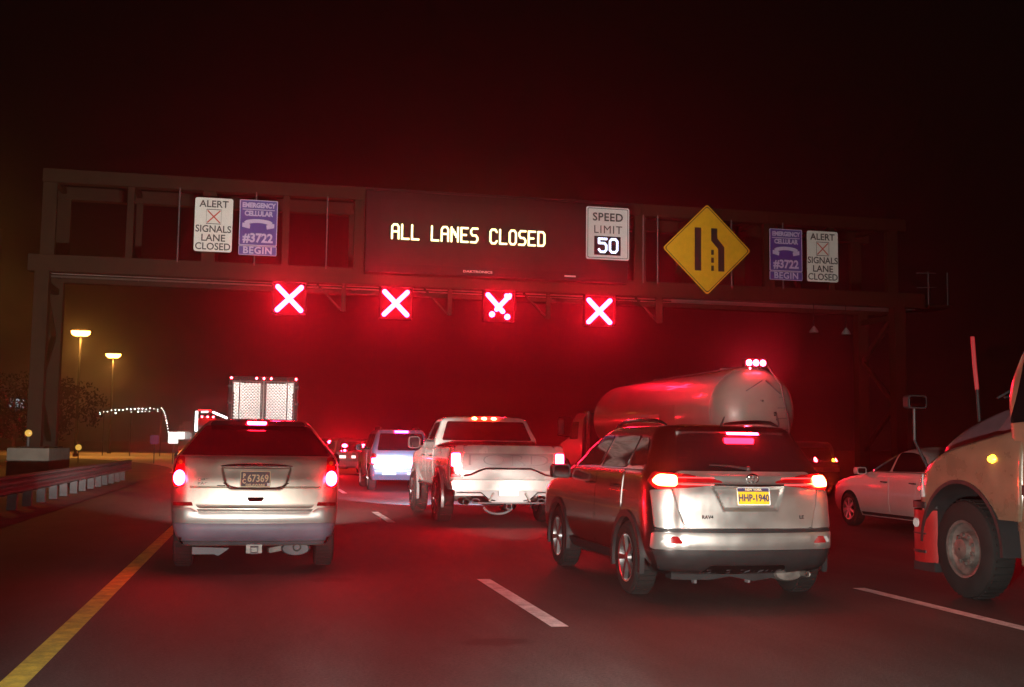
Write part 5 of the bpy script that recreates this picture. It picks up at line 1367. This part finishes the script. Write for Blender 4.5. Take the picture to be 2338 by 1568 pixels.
    b = MB(); b.box(-1.22, 1.22, -9.5, -3.6, 1.0, 3.4); b.build('cargo_box', 'truck_cream', t, bevel=.03)
lorry()

# ------------------------------------------------------------------ far vehicles
def far_van(name, label, x, y, rz, hw, top, paint, lamps, extra):
    t = thing(name, label, 'vehicle', (x, y, 0), rz)
    B = Body([(.35, .1, 4.6, hw * .95, .1, .3, .03), (.7, .05, 4.8, hw, .12, .3, .03), (1.1, .06, 4.6, hw, .12, .3, .03), (top * .65, .12, 3.9, hw * .96, .12, .3, .03), (top * .96, .3, 3.2, hw * .82, .12, .3, .03), (top, .4, 3.0, hw * .75, .12, .3, .03)], step=.1)
    B.cut([arch_cut(yy, .36, .42, *((-1.5, -.55) if s < 0 else (.55, 1.5))) for yy in (.95, 3.8) for s in (-1, 1)]).build('body', [paint, 'well'], t)
    B.panel('rear_window', rounded([(-hw * .75, top * .66), (hw * .75, top * .66), (hw * .66, top * .9), (-hw * .66, top * .9)], .05), 'rear', 'dark_glass', t, off=.01, res=.2)
    both(B, 'side_window', rounded([(.8, top * .68), (3.2, top * .68), (2.9, top * .9), (.9, top * .9)], .05), 'dark_glass', t, off=.01, res=.3)
    B.panel('rear_bumper', rounded([(-hw * .95, .42), (hw * .95, .42), (hw * .95, .64), (-hw * .95, .64)], .04), 'rear', 'grey_plastic', t, off=.06, depth=.08)
    for u, v, a, b_, m in lamps: B.panel('tail_lamp', ellipse(u, v, a, b_, 14), 'rear', m, t, off=.02, depth=.03, res=.1)
    for u0, u1, v0, v1, m in extra: B.panel('reflector_strip', [(u0, v0), (u1, v0), (u1, v1), (u0, v1)], 'rear', m, t, off=.075, depth=.03, res=.2)
    for yy in (.95, 3.8):
        for s in (-1, 1): wheel(t, s * (hw - .13), yy, .36, .24)
    return t
far_van('far_vehicle', 'far vehicle with oval brake lamp and pale bumper strip left of the dark SUV', 4.35, 55.6, R(4), .95, 1.75, 'dark_body',
        [(-.46, 1.40, .13, .085, 'brake_hot'), (-.46, 1.17, .06, .05, 'brake_hot'), (.46, 1.40, .13, .085, 'brake_hot'), (-.62, 1.15, .02, .02, 'brake_hot')],
        [(-.92, -.42, .80, .93, 'added_white_glow'), (-.15, .05, .80, .93, 'added_white_glow')])  # light returned by the reflector strip put in as glow
far_van('far_vehicle', 'farthest vehicle, only one red brake lamp visible beside the minivan', 4.25, 68.5, R(8), .95, 1.8, 'dark_body', [(-.30, 1.58, .15, .10, 'brake_hot'), (.6, 1.58, .15, .10, 'brake_hot')], [])
far_van('far_utility_truck', 'grey boxy vehicle with small red and amber lamps right of the crossover', 17.75, 34.6, R(-2), .92, 1.74, 'grey_body',
        [(.06, 1.17, .055, .075, 'marker_red'), (.70, 1.16, .05, .05, 'amber_lamp'), (.82, 1.17, .04, .05, 'marker_red'), (-.7, 1.17, .055, .07, 'marker_red')], [(-.85, .85, .78, .92, 'tape_white')])
t = far_van('far_truck', 'distant dark truck with high red lamps at the far left edge', -19.0, 80, R(20), 1.15, 3.1, 'dark_body', [(-.75, 2.55, .13, .12, 'brake_hot'), (.1, 2.55, .10, .09, 'brake_hot'), (.82, 2.5, .05, .05, 'marker_red')], [])

# ------------------------------------------------------------------ added haze, standing in for windscreen and lens glare
b = MB(); b.box(-90, 90, -8, 260, -1.4, 13.4)
hz = b.build('haze', 'well', None, smooth=0)
hm = bpy.data.materials.new('haze'); hm.use_nodes = True
nt = hm.node_tree; nt.nodes.clear()
out = nt.nodes.new('ShaderNodeOutputMaterial'); pv = nt.nodes.new('ShaderNodeVolumePrincipled')
pv.inputs['Color'].default_value = (.9, .9, .9, 1); pv.inputs['Density'].default_value = HAZE_DENSITY; pv.inputs['Anisotropy'].default_value = HAZE_G
nt.links.new(pv.outputs['Volume'], out.inputs['Volume'])
hz.data.materials.clear(); hz.data.materials.append(hm)
tag(hz, 'thin added haze carrying the red lens glare over the road', kind='stuff')
